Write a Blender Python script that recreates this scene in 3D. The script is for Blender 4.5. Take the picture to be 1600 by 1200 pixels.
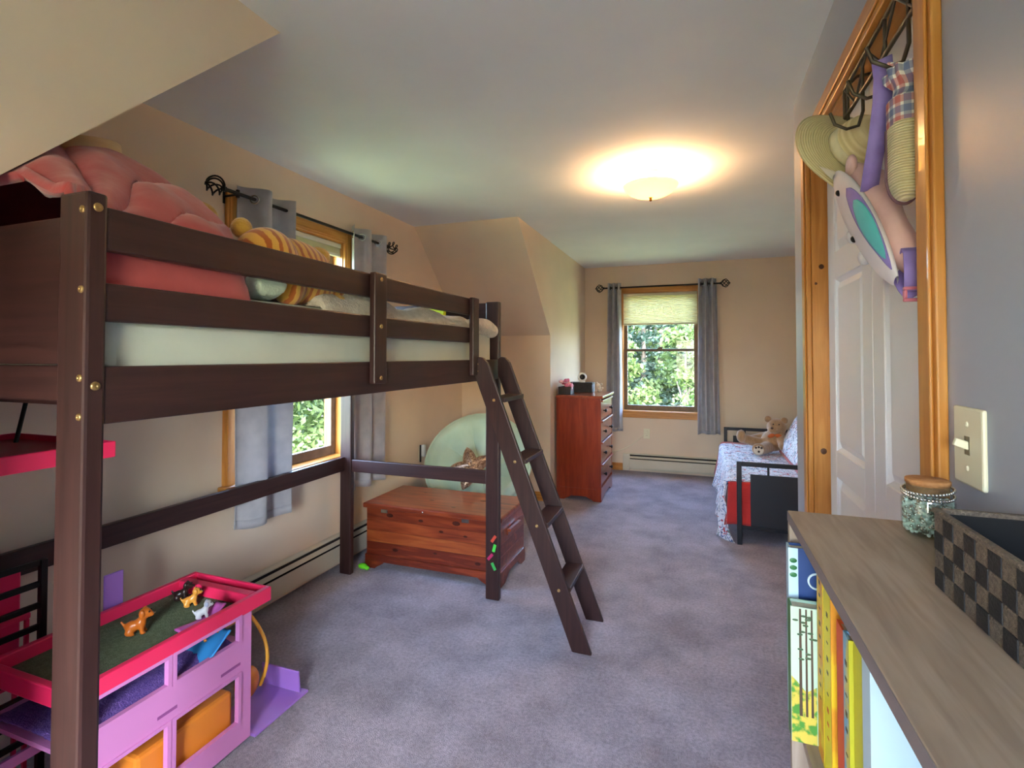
import bpy, bmesh, math, random
from mathutils import Vector, Matrix, noise
random.seed(7)
for o in list(bpy.data.objects): bpy.data.objects.remove(o)
scene = bpy.context.scene
col = scene.collection

# ---------------------------------------------------------------- camera, sky, sun, exposure
F_PX, EYE, PITCH, PSI = 800.0, 1.34, math.radians(1.2), math.atan(290 / 800.0)
cam_d = bpy.data.cameras.new('camera'); cam = bpy.data.objects.new('camera', cam_d); col.objects.link(cam)
cam_d.sensor_width = 36.0; cam_d.lens = 36.0 * F_PX / 1600.0
cam_d.shift_y = -(600 - (556 - F_PX * math.tan(PITCH))) / 1600.0
cam_d.clip_start = 0.02; cam_d.clip_end = 300
cam.location = (0, 0, EYE); cam.rotation_euler = (math.pi / 2 + PITCH, 0, PSI)
scene.camera = cam

world = bpy.data.worlds.new('world'); scene.world = world; world.use_nodes = True
wn = world.node_tree; bg = wn.nodes['Background']
sky = wn.nodes.new('ShaderNodeTexSky'); sky.sky_type = 'NISHITA'; sky.sun_disc = False
sky.sun_elevation = math.radians(48); sky.sun_rotation = math.radians(150); sky.air_density = 1.0; sky.dust_density = 2.5; sky.ozone_density = 1.0
wn.links.new(sky.outputs[0], bg.inputs[0]); bg.inputs[1].default_value = 4.5

sun_d = bpy.data.lights.new('sun', 'SUN'); sun = bpy.data.objects.new('sun', sun_d); col.objects.link(sun)
sun_d.energy = 6.0; sun_d.angle = math.radians(1.5); sun_d.color = (1, 0.94, 0.84)
sun.rotation_euler = Vector((-0.62, 0.50, -0.95)).to_track_quat('-Z', 'Y').to_euler(); sun.location = (4, -4, 9)

def portal(loc, rot, sx, sy):
    d = bpy.data.lights.new('window_portal', 'AREA'); d.shape = 'RECTANGLE'; d.size = sx; d.size_y = sy
    o = bpy.data.objects.new('window_portal', d); col.objects.link(o); o.location = loc; o.rotation_euler = rot
    d.cycles.is_portal = True
portal((-2.34, 2.35, 1.38), (0, -math.pi / 2, 0), 1.42, .86)
portal((-.41, 6.28, 1.38), (-math.pi / 2, 0, 0), .86, 1.42)
portal((-.13, -1.31, 1.38), (math.pi / 2, 0, 0), .86, 1.42)
vs = scene.view_settings
vs.view_transform = 'Standard'; vs.look = 'None'; vs.gamma = 1.0; vs.use_curve_mapping = False; vs.exposure = 1.15
scene.cycles.max_bounces = 10; scene.cycles.diffuse_bounces = 6; scene.cycles.transparent_max_bounces = 16
scene.cycles.sample_clamp_indirect = 6.0; scene.cycles.use_denoising = True

# ---------------------------------------------------------------- helpers
def lin(c):
    return tuple(((x / 255.0) / 12.92 if x / 255.0 <= .04045 else ((x / 255.0 + .055) / 1.055) ** 2.4) for x in c) + (1.0,)
MATS = {}
def nodes_of(name):
    m = bpy.data.materials.new(name); m.use_nodes = True
    return m, m.node_tree, m.node_tree.nodes['Principled BSDF'], m.node_tree.nodes, m.node_tree.links
def add_bump(nt, b, scale, strength, dist=.01, detail=4, mapping=None, coord='Object'):
    tc = nt.nodes.new('ShaderNodeTexCoord'); nz = nt.nodes.new('ShaderNodeTexNoise'); bp = nt.nodes.new('ShaderNodeBump')
    nz.inputs['Scale'].default_value = scale; nz.inputs['Detail'].default_value = detail
    nt.links.new(tc.outputs[coord], nz.inputs['Vector'])
    bp.inputs['Strength'].default_value = strength; bp.inputs['Distance'].default_value = dist
    nt.links.new(nz.outputs['Fac'], bp.inputs['Height']); nt.links.new(bp.outputs[0], b.inputs['Normal'])
def mat(name, c, rough=.55, c2=None, scale=8, bump=0, bscale=60, metal=0, spec=.4, dist=.01, stretch=(1, 1, 1), lo=.35, hi=.65, sheen=0, coat=0, trans=0, detail=4, alpha=1, emit=None, estr=0):
    if name in MATS: return MATS[name]
    m, nt, b, N, Lk = nodes_of(name)
    b.inputs['Base Color'].default_value = lin(c); b.inputs['Roughness'].default_value = rough
    b.inputs['Metallic'].default_value = metal; b.inputs['Specular IOR Level'].default_value = spec
    b.inputs['Sheen Weight'].default_value = sheen; b.inputs['Coat Weight'].default_value = coat
    if emit: b.inputs['Emission Color'].default_value = lin(emit); b.inputs['Emission Strength'].default_value = estr
    src = None
    if c2 is not None:
        tc = N.new('ShaderNodeTexCoord'); mp = N.new('ShaderNodeMapping'); nz = N.new('ShaderNodeTexNoise'); cr = N.new('ShaderNodeValToRGB')
        mp.inputs['Scale'].default_value = stretch; nz.inputs['Scale'].default_value = scale; nz.inputs['Detail'].default_value = detail
        cr.color_ramp.elements[0].position = lo; cr.color_ramp.elements[1].position = hi
        cr.color_ramp.elements[0].color = lin(c); cr.color_ramp.elements[1].color = lin(c2)
        Lk.new(tc.outputs['Object'], mp.inputs[0]); Lk.new(mp.outputs[0], nz.inputs['Vector']); Lk.new(nz.outputs['Fac'], cr.inputs[0]); Lk.new(cr.outputs[0], b.inputs['Base Color'])
        src = cr.outputs[0]
    if bump: add_bump(nt, b, bscale, bump, dist)
    if trans:
        out = N['Material Output']; tr = N.new('ShaderNodeBsdfTranslucent'); mx = N.new('ShaderNodeMixShader'); mx.inputs[0].default_value = trans
        tr.inputs[0].default_value = lin(c)
        if src: Lk.new(src, tr.inputs[0])
        Lk.new(b.outputs[0], mx.inputs[1]); Lk.new(tr.outputs[0], mx.inputs[2]); Lk.new(mx.outputs[0], out.inputs[0])
    MATS[name] = m
    return m
def glass(name, tint=(245, 250, 252), gloss=.012):
    m, nt, b, N, Lk = nodes_of(name); N.remove(b)
    t = N.new('ShaderNodeBsdfTransparent'); g = N.new('ShaderNodeBsdfGlossy'); mx = N.new('ShaderNodeMixShader')
    t.inputs[0].default_value = lin(tint); g.inputs['Roughness'].default_value = .02; mx.inputs[0].default_value = gloss
    Lk.new(t.outputs[0], mx.inputs[1]); Lk.new(g.outputs[0], mx.inputs[2]); Lk.new(mx.outputs[0], N['Material Output'].inputs[0])
    MATS[name] = m; return m
def banded(name, c1, c2, freq, axis='Y', distort=2.0, lo=.4, hi=.6, rough=.8, sheen=.3, bump=0, nscale=2):
    m, nt, b, N, Lk = nodes_of(name); tc = N.new('ShaderNodeTexCoord'); w = N.new('ShaderNodeTexWave'); cr = N.new('ShaderNodeValToRGB')
    w.bands_direction = axis; w.inputs['Scale'].default_value = freq; w.inputs['Distortion'].default_value = distort; w.inputs['Detail Scale'].default_value = nscale
    cr.color_ramp.elements[0].position = lo; cr.color_ramp.elements[1].position = hi
    cr.color_ramp.elements[0].color = lin(c1); cr.color_ramp.elements[1].color = lin(c2)
    Lk.new(tc.outputs['Object'], w.inputs['Vector']); Lk.new(w.outputs['Fac'], cr.inputs[0]); Lk.new(cr.outputs[0], b.inputs['Base Color'])
    b.inputs['Roughness'].default_value = rough; b.inputs['Sheen Weight'].default_value = sheen
    if bump:
        bp = N.new('ShaderNodeBump'); bp.inputs['Strength'].default_value = bump; bp.inputs['Distance'].default_value = .004
        Lk.new(w.outputs['Fac'], bp.inputs['Height']); Lk.new(bp.outputs[0], b.inputs['Normal'])
    MATS[name] = m; return m
def wood(name, c1, c2, c3=None, axis=1, scale=5, rough=.4, coat=0, spec=.4, ratio=14, lo=.3, hi=.7, rings=0):
    """grain stretched along axis (object space)"""
    m, nt, b, N, Lk = nodes_of(name); tc = N.new('ShaderNodeTexCoord'); mp = N.new('ShaderNodeMapping'); nz = N.new('ShaderNodeTexNoise'); cr = N.new('ShaderNodeValToRGB')
    s = [ratio] * 3; s[axis] = 1.0; mp.inputs['Scale'].default_value = s
    nz.inputs['Scale'].default_value = scale; nz.inputs['Detail'].default_value = 6; nz.inputs['Distortion'].default_value = .6
    e = cr.color_ramp.elements; e[0].position = lo; e[1].position = hi; e[0].color = lin(c1); e[1].color = lin(c2)
    if c3: x = e.new((lo + hi) / 2); x.color = lin(c3)
    Lk.new(tc.outputs['Object'], mp.inputs[0]); Lk.new(mp.outputs[0], nz.inputs['Vector']); Lk.new(nz.outputs['Fac'], cr.inputs[0]); Lk.new(cr.outputs[0], b.inputs['Base Color'])
    b.inputs['Roughness'].default_value = rough; b.inputs['Coat Weight'].default_value = coat; b.inputs['Specular IOR Level'].default_value = spec
    bp = N.new('ShaderNodeBump'); bp.inputs['Strength'].default_value = .12; bp.inputs['Distance'].default_value = .002
    Lk.new(nz.outputs['Fac'], bp.inputs['Height']); Lk.new(bp.outputs[0], b.inputs['Normal'])
    MATS[name] = m; return m

def wloc(o):
    v = Vector((0, 0, 0))
    while o is not None: v += o.location; o = o.parent
    return v
def tag(o, label=None, cat=None, group=None, kind=None):
    if label: o['label'] = label
    if cat: o['category'] = cat
    if group: o['group'] = group
    if kind: o['kind'] = kind
    return o
def thing(name, label, cat, loc, group=None, kind=None):
    o = bpy.data.objects.new(name, None); col.objects.link(o); o.location = loc; o.empty_display_size = .05
    return tag(o, label, cat, group, kind)
def copy_tree(o, parent=None):
    c = o.copy(); col.objects.link(c); c.parent = parent
    for ch in [x for x in bpy.data.objects if x.parent == o]: copy_tree(ch, c)
    return c
def rot_to(d):
    return Vector(d).normalized().to_track_quat('Z', 'Y').to_matrix()

class MB:
    def __init__(s): s.v = []; s.f = []; s.sm = []
    def add(s, vs, fs, smooth=False):
        b = len(s.v); s.v += [Vector(p) for p in vs]
        for f in fs: s.f.append([i + b for i in f]); s.sm.append(smooth)
        return s
    def box(s, x0, x1, y0, y1, z0, z1):
        x0, x1 = sorted((x0, x1)); y0, y1 = sorted((y0, y1)); z0, z1 = sorted((z0, z1))
        return s.add([(x0, y0, z0), (x1, y0, z0), (x1, y1, z0), (x0, y1, z0), (x0, y0, z1), (x1, y0, z1), (x1, y1, z1), (x0, y1, z1)],
                     [(0, 3, 2, 1), (4, 5, 6, 7), (0, 1, 5, 4), (1, 2, 6, 5), (2, 3, 7, 6), (3, 0, 4, 7)])
    def obox(s, c, size, R):
        c = Vector(c); hx, hy, hz = [q / 2 for q in size]
        vs = [c + R @ Vector((a * hx, b * hy, d * hz)) for a, b, d in ((-1, -1, -1), (1, -1, -1), (1, 1, -1), (-1, 1, -1), (-1, -1, 1), (1, -1, 1), (1, 1, 1), (-1, 1, 1))]
        return s.add(vs, [(0, 3, 2, 1), (4, 5, 6, 7), (0, 1, 5, 4), (1, 2, 6, 5), (2, 3, 7, 6), (3, 0, 4, 7)])
    def prism(s, poly, ext):
        n = len(poly); e = Vector(ext); P = [Vector(p) for p in poly]
        return s.add(P + [p + e for p in P], [tuple(range(n))[::-1], tuple(range(n, 2 * n))] + [(i, (i + 1) % n, n + (i + 1) % n, n + i) for i in range(n)])
    def tube(s, pts, r, n=8, closed=False):
        P = [Vector(p) for p in pts]; m = len(P); rs = r if isinstance(r, (list, tuple)) else [r] * m
        up = Vector((0, 0, 1)); vs = []; prev = None
        for i, p in enumerate(P):
            if closed: t = P[(i + 1) % m] - P[i - 1]
            else: t = P[min(i + 1, m - 1)] - P[max(i - 1, 0)]
            t.normalize()
            if prev is None:
                a = t.cross(up)
                if a.length < 1e-3: a = t.cross(Vector((1, 0, 0)))
            else: a = prev - t * prev.dot(t)
            a.normalize(); b = t.cross(a); prev = a
            vs += [p + (a * math.cos(2 * math.pi * k / n) + b * math.sin(2 * math.pi * k / n)) * rs[i] for k in range(n)]
        fs = []
        for i in range(m if closed else m - 1):
            j = (i + 1) % m
            fs += [(i * n + k, i * n + (k + 1) % n, j * n + (k + 1) % n, j * n + k) for k in range(n)]
        s.add(vs, fs, True)
        if not closed:
            s.add(vs[:n], [tuple(range(n))[::-1]]); s.add(vs[-n:], [tuple(range(n))])
        return s
    def lathe(s, prof, c, n=24, R=None, smooth=True):
        R = R or Matrix.Identity(3); c = Vector(c); vs = []
        for r, z in prof: vs += [c + R @ Vector((r * math.cos(2 * math.pi * k / n), r * math.sin(2 * math.pi * k / n), z)) for k in range(n)]
        fs = [(i * n + k, i * n + (k + 1) % n, (i + 1) * n + (k + 1) % n, (i + 1) * n + k) for i in range(len(prof) - 1) for k in range(n)]
        return s.add(vs, fs, smooth)
    def ell(s, c, rad, R=None, nu=16, nv=10):
        R = R or Matrix.Identity(3); c = Vector(c); a, b, d = rad if isinstance(rad, (tuple, list)) else (rad,) * 3
        vs = [c + R @ Vector((0, 0, d))]
        for j in range(1, nv):
            ph = math.pi * j / nv
            vs += [c + R @ Vector((a * math.sin(ph) * math.cos(2 * math.pi * k / nu), b * math.sin(ph) * math.sin(2 * math.pi * k / nu), d * math.cos(ph))) for k in range(nu)]
        vs.append(c - R @ Vector((0, 0, d))); fs = [(0, 1 + k, 1 + (k + 1) % nu) for k in range(nu)]
        for j in range(nv - 2): fs += [(1 + j * nu + k, 1 + (j + 1) * nu + k, 1 + (j + 1) * nu + (k + 1) % nu, 1 + j * nu + (k + 1) % nu) for k in range(nu)]
        q = 1 + (nv - 2) * nu; fs += [(q + k, len(vs) - 1, q + (k + 1) % nu) for k in range(nu)]
        return s.add(vs, fs, True)
    def grid(s, fn, nu, nv, smooth=True):
        vs = [fn(i / nu, j / nv) for j in range(nv + 1) for i in range(nu + 1)]
        return s.add(vs, [(j * (nu + 1) + i, j * (nu + 1) + i + 1, (j + 1) * (nu + 1) + i + 1, (j + 1) * (nu + 1) + i) for j in range(nv) for i in range(nu)], smooth)
    def build(s, name, m, parent=None, bev=0, solid=0, remesh=0, subd=0, org=None, smooth=None, label=None, kind=None):
        off = wloc(parent) if parent else Vector((0, 0, 0))
        o0 = Vector(org) if org is not None else off
        me = bpy.data.meshes.new(name); me.from_pydata([tuple(p - o0) for p in s.v], [], s.f)
        me.polygons.foreach_set('use_smooth', s.sm if smooth is None else [smooth] * len(s.f)); me.update()
        if m is not None: me.materials.append(m)
        o = bpy.data.objects.new(name, me); col.objects.link(o); o.parent = parent; o.location = o0 - off
        if remesh:
            q = o.modifiers.new('remesh', 'REMESH'); q.mode = 'VOXEL'; q.voxel_size = remesh; q.use_smooth_shade = True
            q = o.modifiers.new('smooth', 'SMOOTH'); q.factor = .5; q.iterations = 6
        if solid: q = o.modifiers.new('solid', 'SOLIDIFY'); q.thickness = solid; q.offset = 0
        if subd: q = o.modifiers.new('subd', 'SUBSURF'); q.levels = subd; q.render_levels = subd
        if bev:
            q = o.modifiers.new('bevel', 'BEVEL'); q.width = bev; q.segments = 2; q.limit_method = 'ANGLE'; q.harden_normals = False
        if label: o['label'] = label
        if kind: o['kind'] = kind
        return o
def single(mb, name, m, label, cat, group=None, kind=None, org=None, **k):
    o = mb.build(name, m, None, org=org, **k); return tag(o, label, cat, group, kind)
def struct(mb, name, m, **k):
    return tag(mb.build(name, m, **k), None, None, None, 'structure')
def fbm(p, sc=1.0): return noise.fractal(Vector(p) * sc, 1.0, 2.0, 4)

# ---------------------------------------------------------------- materials of the room
M_wall = mat('wall_paint', (223, 202, 178), .8, (218, 197, 174), 3, .05, 220, dist=.002)
M_wall_daylit = mat('wall_paint_daylit', (162, 168, 182), .36, (158, 164, 179), 3, .05, 220, dist=.002)  # same wall paint, cool dimmer daylight put into its colour
M_ceil = mat('ceiling_paint', (232, 232, 232), .85, (228, 228, 228), 3, .06, 180, dist=.002)
M_pine = wood('pine', (176, 112, 44), (205, 145, 72), (192, 128, 56), axis=2, scale=4, rough=.38, coat=.25)
M_pine_h = wood('pine_along', (176, 112, 44), (205, 145, 72), (192, 128, 56), axis=1, scale=4, rough=.38, coat=.25)
M_pine_x = wood('pine_across', (176, 112, 44), (205, 145, 72), (192, 128, 56), axis=0, scale=4, rough=.38, coat=.25)
M_heater = mat('heater_enamel', (206, 196, 176), .45, (200, 189, 168), 4)
M_slot = mat('heater_slot', (36, 31, 28), .8)
M_sash = mat('sash_brown', (112, 92, 74), .5, (98, 80, 64), 20)
M_glass = glass('window_glass')
M_white = mat('door_white', (232, 233, 236), .42, bump=.05, bscale=90, dist=.002)
M_ivory = mat('ivory_plastic', (226, 219, 190), .4)
M_black = mat('black_iron', (28, 25, 24), .45, metal=.4)
def carpet():
    m, nt, b, N, Lk = nodes_of('carpet'); tc = N.new('ShaderNodeTexCoord')
    n1 = N.new('ShaderNodeTexNoise'); n1.inputs['Scale'].default_value = 3.2; n1.inputs['Detail'].default_value = 5; n1.inputs['Roughness'].default_value = .65
    n2 = N.new('ShaderNodeTexNoise'); n2.inputs['Scale'].default_value = 260; n2.inputs['Detail'].default_value = 3
    c1 = N.new('ShaderNodeValToRGB'); c1.color_ramp.elements[0].position = .35; c1.color_ramp.elements[1].position = .62
    c1.color_ramp.elements[0].color = lin((150, 142, 154)); c1.color_ramp.elements[1].color = lin((186, 177, 190))
    n3 = N.new('ShaderNodeTexNoise'); n3.inputs['Scale'].default_value = 75; n3.inputs['Detail'].default_value = 4; n3.inputs['Roughness'].default_value = .7
    c3 = N.new('ShaderNodeValToRGB'); c3.color_ramp.elements[0].position = .33; c3.color_ramp.elements[1].position = .66
    c3.color_ramp.elements[0].color = (.66, .66, .66, 1); c3.color_ramp.elements[1].color = (1.12, 1.12, 1.12, 1)
    mx = N.new('ShaderNodeMix'); mx.data_type = 'RGBA'; mx.blend_type = 'MULTIPLY'; mx.inputs[0].default_value = 1.0
    for q in (n1, n2, n3): Lk.new(tc.outputs['Object'], q.inputs['Vector'])
    Lk.new(n1.outputs['Fac'], c1.inputs[0]); Lk.new(n3.outputs['Fac'], c3.inputs[0])
    Lk.new(c1.outputs[0], mx.inputs[6]); Lk.new(c3.outputs[0], mx.inputs[7]); Lk.new(mx.outputs[2], b.inputs['Base Color'])
    ad = N.new('ShaderNodeMath'); ad.operation = 'MULTIPLY_ADD'; ad.inputs[1].default_value = .6
    Lk.new(n1.outputs['Fac'], ad.inputs[0]); Lk.new(n2.outputs['Fac'], ad.inputs[2])
    bp = N.new('ShaderNodeBump'); bp.inputs['Strength'].default_value = .8; bp.inputs['Distance'].default_value = .012
    Lk.new(ad.outputs[0], bp.inputs['Height']); Lk.new(bp.outputs[0], b.inputs['Normal'])
    b.inputs['Roughness'].default_value = .95; b.inputs['Sheen Weight'].default_value = .25; b.inputs['Specular IOR Level'].default_value = .1
    return m
M_carpet = carpet()

# ---------------------------------------------------------------- room shell
H, L, R, CH, K, FY, BY, KN = 2.40, -2.18, .39, -1.28, 4.57, 6.12, -1.15, .44
struct(MB().box(-2.32, 1.4, -1.3, 6.26, -.15, 0), 'floor', M_carpet)
struct(MB().box(-2.32, 1.4, -1.3, 6.26, H, H + .12), 'ceiling', M_ceil)
struct(MB().prism([(L, 3.66, H), (L, K, 1.53), (L, K, H)], (CH - L, 0, 0)), 'ceiling_slope_far', M_wall)
struct(MB().prism([(L, 1.30, H), (L, KN, 1.54), (L, KN, H)], (CH - L, 0, 0)), 'ceiling_slope_near', M_wall)
struct(MB().box(-2.32, CH, K, K + .1, 0, H), 'wall_knee_far', M_wall)
struct(MB().box(-2.32, CH, KN - .1, KN, 0, H), 'wall_knee_near', M_wall)
struct(MB().box(CH - .1, CH, K + .1, FY + .14, 0, H), 'wall_cheek_far', M_wall)
struct(MB().box(CH - .1, CH, BY - .14, KN - .1, 0, H), 'wall_cheek_near', M_wall)
WU0, WU1, WV0, WV1 = 1.87, 2.83, .62, 2.145            # window 1 casing on the left wall (y range, z range)
XU0, XU1 = -.895, .075                                  # window 2 casing on the far wall (x range)
def holed(mb, P, a, b, u0, u1, v0, v1, t):
    wb(mb, P, a, u0, 0, H, -t, 0); wb(mb, P, u1, b, 0, H, -t, 0); wb(mb, P, u0, u1, 0, v0, -t, 0); wb(mb, P, u0, u1, v1, H, -t, 0)
    return mb
def wb(mb, P, u0, u1, v0, v1, w0, w1):
    a, b = P(u0, v0, w0), P(u1, v1, w1); mb.box(a[0], b[0], a[1], b[1], a[2], b[2]); return mb
PL = lambda u, v, w: (L + w, u, v)
PF = lambda u, v, w: (u, FY - w, v)
PB = lambda u, v, w: (u, BY + w, v)
struct(holed(MB(), PL, KN - .1, K + .1, WU0 + .06, WU1 - .06, .69, WV1 - .06, .14), 'wall_left', M_wall)
struct(holed(MB(), PF, CH - .1, 1.4, XU0 + .06, XU1 - .06, .69, WV1 - .06, .14), 'wall_far', M_wall)
struct(holed(MB(), PB, CH - .1, 1.4, -.56, .30, .69, 2.085, .14), 'wall_back', M_wall)
DY0, DY1, DZ = 1.115, 2.115, 2.095                     # closet opening in the right wall
mb = MB(); mb.box(R, R + .11, BY - .14, DY0, 0, H); mb.box(R, R + .11, DY1, 2.43, 0, H); mb.box(R, R + .11, DY0, DY1, DZ, H)
struct(mb, 'wall_right', M_wall_daylit)
struct(MB().box(R + .11, 1.27, 2.33, 2.43, 0, H), 'wall_return', M_wall)
struct(MB().box(1.27, 1.4, BY - .14, 6.26, 0, H), 'wall_alcove', M_wall)
# baseboards
struct(MB().box(L, CH, K - .014, K, 0, .085), 'baseboard_knee', M_pine_x, bev=.004)
struct(MB().box(-.88, -.835, FY - .014, FY, 0, .085).box(CH, -.88, FY - .014, FY, 0, .085), 'baseboard_far', M_pine_x, bev=.004)
struct(MB().box(CH, CH + .014, K, FY - .014, 0, .085), 'baseboard_cheek', M_pine_h, bev=.004)
struct(MB().box(R - .014, R, 2.20, 2.43, 0, .085), 'baseboard_right', M_pine_h, bev=.004)

# ---------------------------------------------------------------- windows
def make_window(name, P, u0, u1, mv, mh):
    c = P((u0 + u1) / 2, WV0, 0); r = thing(name, None, None, c, kind='structure'); cw = .066
    for a, b in ((u0, u0 + cw), (u1 - cw, u1)):
        mb = MB(); wb(mb, P, a, b, .705, WV1, 0, .018); wb(mb, P, a + .012, b - .012, .705, WV1 - .012, .018, .024); mb.build('casing_board', mv, r, bev=.003)
    mb = MB(); wb(mb, P, u0 + cw, u1 - cw, WV1 - cw, WV1, 0, .018); wb(mb, P, u0 + cw, u1 - cw, WV1 - cw + .012, WV1 - .012, .018, .024); mb.build('casing_board', mh, r, bev=.003)
    mb = MB(); wb(mb, P, u0 - .02, u1 + .02, .682, .705, -.05, .05); mb.build('stool', mh, r, bev=.005)
    mb = MB(); wb(mb, P, u0, u1, WV0, .682, 0, .016); mb.build('apron', mh, r, bev=.004)
    i0, i1, j0, j1 = u0 + .06, u1 - .06, .705, WV1 - .06
    for a, b in ((i0, i0 + .012), (i1 - .012, i1)):
        mb = MB(); wb(mb, P, a, b, j0, j1, -.135, 0); mb.build('jamb', mv, r)
    mb = MB(); wb(mb, P, i0, i1, j1 - .012, j1, -.135, 0); mb.build('jamb', mh, r)
    mb = MB(); wb(mb, P, i0, i1, j0 - .016, j0, -.135, -.05); mb.build('jamb', mh, r)
    i0 += .012; i1 -= .012; j1 -= .012; mid = 1.405
    for nm, a, b, w0 in (('upper_sash', mid - .012, j1, -.105), ('lower_sash', j0, mid + .016, -.075)):
        mb = MB(); s_ = .042; w1 = w0 + .03; bt = .058 if nm == 'lower_sash' else .03; tp = .03 if nm == 'lower_sash' else .045
        wb(mb, P, i0, i0 + s_, a, b, w0, w1); wb(mb, P, i1 - s_, i1, a, b, w0, w1); wb(mb, P, i0 + s_, i1 - s_, a, a + bt, w0, w1); wb(mb, P, i0 + s_, i1 - s_, b - tp, b, w0, w1)
        sh = mb.build(nm, M_sash, r, bev=.003)
        mb = MB(); wb(mb, P, i0 + s_, i1 - s_, a + bt, b - tp, w0 + .012, w0 + .016); mb.build('pane', M_glass, sh)
        if nm == 'lower_sash':
            mb = MB(); um = (u0 + u1) / 2; wb(mb, P, um - .03, um + .03, mid + .016, mid + .03, w0, w1); wb(mb, P, um - .012, um + .035, mid + .03, mid + .04, w0 + .008, w1 - .004); mb.build('sash_lock', M_sash, sh, bev=.003)
    return r
make_window('window_1', PL, WU0, WU1, M_pine, M_pine_h)
make_window('window_2', PF, XU0, XU1, M_pine, M_pine_x)
make_window('added_back_window', PB, -.62, .36, M_pine, M_pine_x)  # unseen window, added behind the camera to bring in frontal daylight

# cellular shades
M_shade = mat('shade_fabric', (226, 218, 190), .8, trans=.45)
M_shade_rail = mat('shade_rail', (205, 196, 170), .5)
def shade(name, label, P, u0, u1, v0, v1, w, n):
    c = P((u0 + u1) / 2, v1, w); t = thing(name, label, 'window shade', c)
    wb(MB(), P, u0, u1, v1, v1 + .03, w - .018, w + .018).build('head_rail', M_shade_rail, t, bev=.003)
    wb(MB(), P, u0, u1, v0, v0 + .018, w - .014, w + .014).build('bottom_rail', M_shade_rail, t, bev=.003)
    mb = MB(); h = (v1 - v0 - .018) / n
    for sgn in (1, -1):
        for k in range(n):
            za, zb = v0 + .018 + k * h, v0 + .018 + (k + 1) * h
            for q0, q1, w0, w1 in ((za, (za + zb) / 2, .003, .013), ((za + zb) / 2, zb, .013, .003)):
                mb.add([P(u0, q0, w + sgn * w0), P(u1, q0, w + sgn * w0), P(u1, q1, w + sgn * w1), P(u0, q1, w + sgn * w1)], [(0, 1, 2, 3)])
    mb.build('pleats', M_shade, t)
    return t
shade('cellular_shade', 'cream pleated shade lowered over the top of the far window', PF, XU0 + .075, XU1 - .075, 1.70, 2.04, -.025, 18)
shade('cellular_shade', 'cream pleated shade gathered at the top of the window beside the bed', PL, WU0 + .075, WU1 - .075, 1.985, 2.04, -.025, 6)


shade('cellular_shade', 'cream pleated shade added unseen to dim the window behind the viewer', PB, -.62 + .075, .36 - .075, 1.72, 2.04, -.025, 16)  # unseen shade, added to weaken the light from the back window

# curtain rods and curtains
M_curt = mat('curtain_grey', (186, 184, 189), .75, (172, 170, 178), 14, .15, 300, dist=.002, sheen=.3, trans=.22)
M_steel = mat('steel', (200, 198, 192), .25, metal=1)
def rod(label, P, u0, u1, v, w):
    t = thing('curtain_rod', label, 'curtain rod', P((u0 + u1) / 2, v, w)); 
    MB().tube([P(u0, v, w), P(u1, v, w)], .009, 10).build('rod', M_black, t)
    for u in (u0 + .07, u1 - .07):
        mb = MB(); mb.tube([P(u, v - .004, 0.003), P(u, v - .004, w + .006)], .006, 8); wb(mb, P, u - .012, u + .012, v - .04, v + .03, 0, .004); wb(mb, P, u - .006, u + .006, v - .02, v + .018, w - .006, w + .006); mb.build('bracket', M_black, t)
    for u, sg in ((u0, -1), (u1, 1)):
        mb = MB()
        for k in range(6):
            pts = []
            for i in range(13):
                q = i / 12; rr = .042 * math.sin(math.pi * q) ** .75 + .003; an = k * math.pi / 3 + q * 2.4
                pts.append(P(u + sg * (.012 + .085 * q), v + rr * math.sin(an), w + rr * math.cos(an)))
            mb.tube(pts, .0042, 6)
        mb.tube([P(u, v, w), P(u + sg * .016, v, w)], .013, 10); mb.ell(P(u + sg * .099, v, w), .008, nu=8, nv=6)
        mb.build('finial', M_black, t)
    return t
rod('black rod with cage finials above the window beside the bed', PL, 1.80, 3.15, 2.128, .085)
rod('black rod with cage finials above the far window', PF, -1.03, .235, 2.135, .085)
def curtain(label, P, ut0, ut1, ub0, ub1, vt, vb, vr, w, waves, amp, ph, seed, group=None):
    t = thing('curtain', label, 'curtain', P((ub0 + ub1) / 2, vb, w)); rnd = random.Random(seed)
    off = rnd.random() * 20
    def pos(s_, q):
        u = (ut0 + (ut1 - ut0) * s_) * (1 - q) + (ub0 + (ub1 - ub0) * s_) * q
        a = amp * (1 - .25 * q) ; sw = s_ + .02 * q * math.sin(3 * q + 6 * s_ + off)
        wv = math.sin(2 * math.pi * waves * sw + ph) * a + .012 * q * noise.noise(Vector((s_ * 5 + off, q * 3, 0)))
        return P(u + .006 * noise.noise(Vector((s_ * 9, q * 4 + off, 3))), vt + (vb - vt) * q + .006 * math.sin(s_ * 11 + off) * q, w + wv)
    MB().grid(pos, 84, 36).build('cloth', M_curt, t, solid=.003)
    mb = MB(); mb.grid(lambda s_, q: (lambda p: p)(pos(s_, .975 + .025 * q)), 84, 1); mb.build('hem', M_curt, t, solid=.007)
    n = int(waves * 2)
    for k in range(n):
        s_ = ((k + .5 if False else k) * math.pi + math.pi * (1 if ph > 0 else 0) - ph) / (2 * math.pi * waves)
        if not .02 < s_ < .98: continue
        qr = (vr - vt) / (vb - vt); c = Vector(pos(s_, qr)); d = (Vector(pos(s_ + .01, qr)) - Vector(pos(s_ - .01, qr))).normalized(); z = Vector((0, 0, 1)); nrm = d.cross(z)
        pts = [c + (d * math.cos(2 * math.pi * i / 20) + z * math.sin(2 * math.pi * i / 20)) * .021 for i in range(20)]
        MB().tube(pts, .005, 6, True).build('grommet', M_steel, t)
    return t
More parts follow.
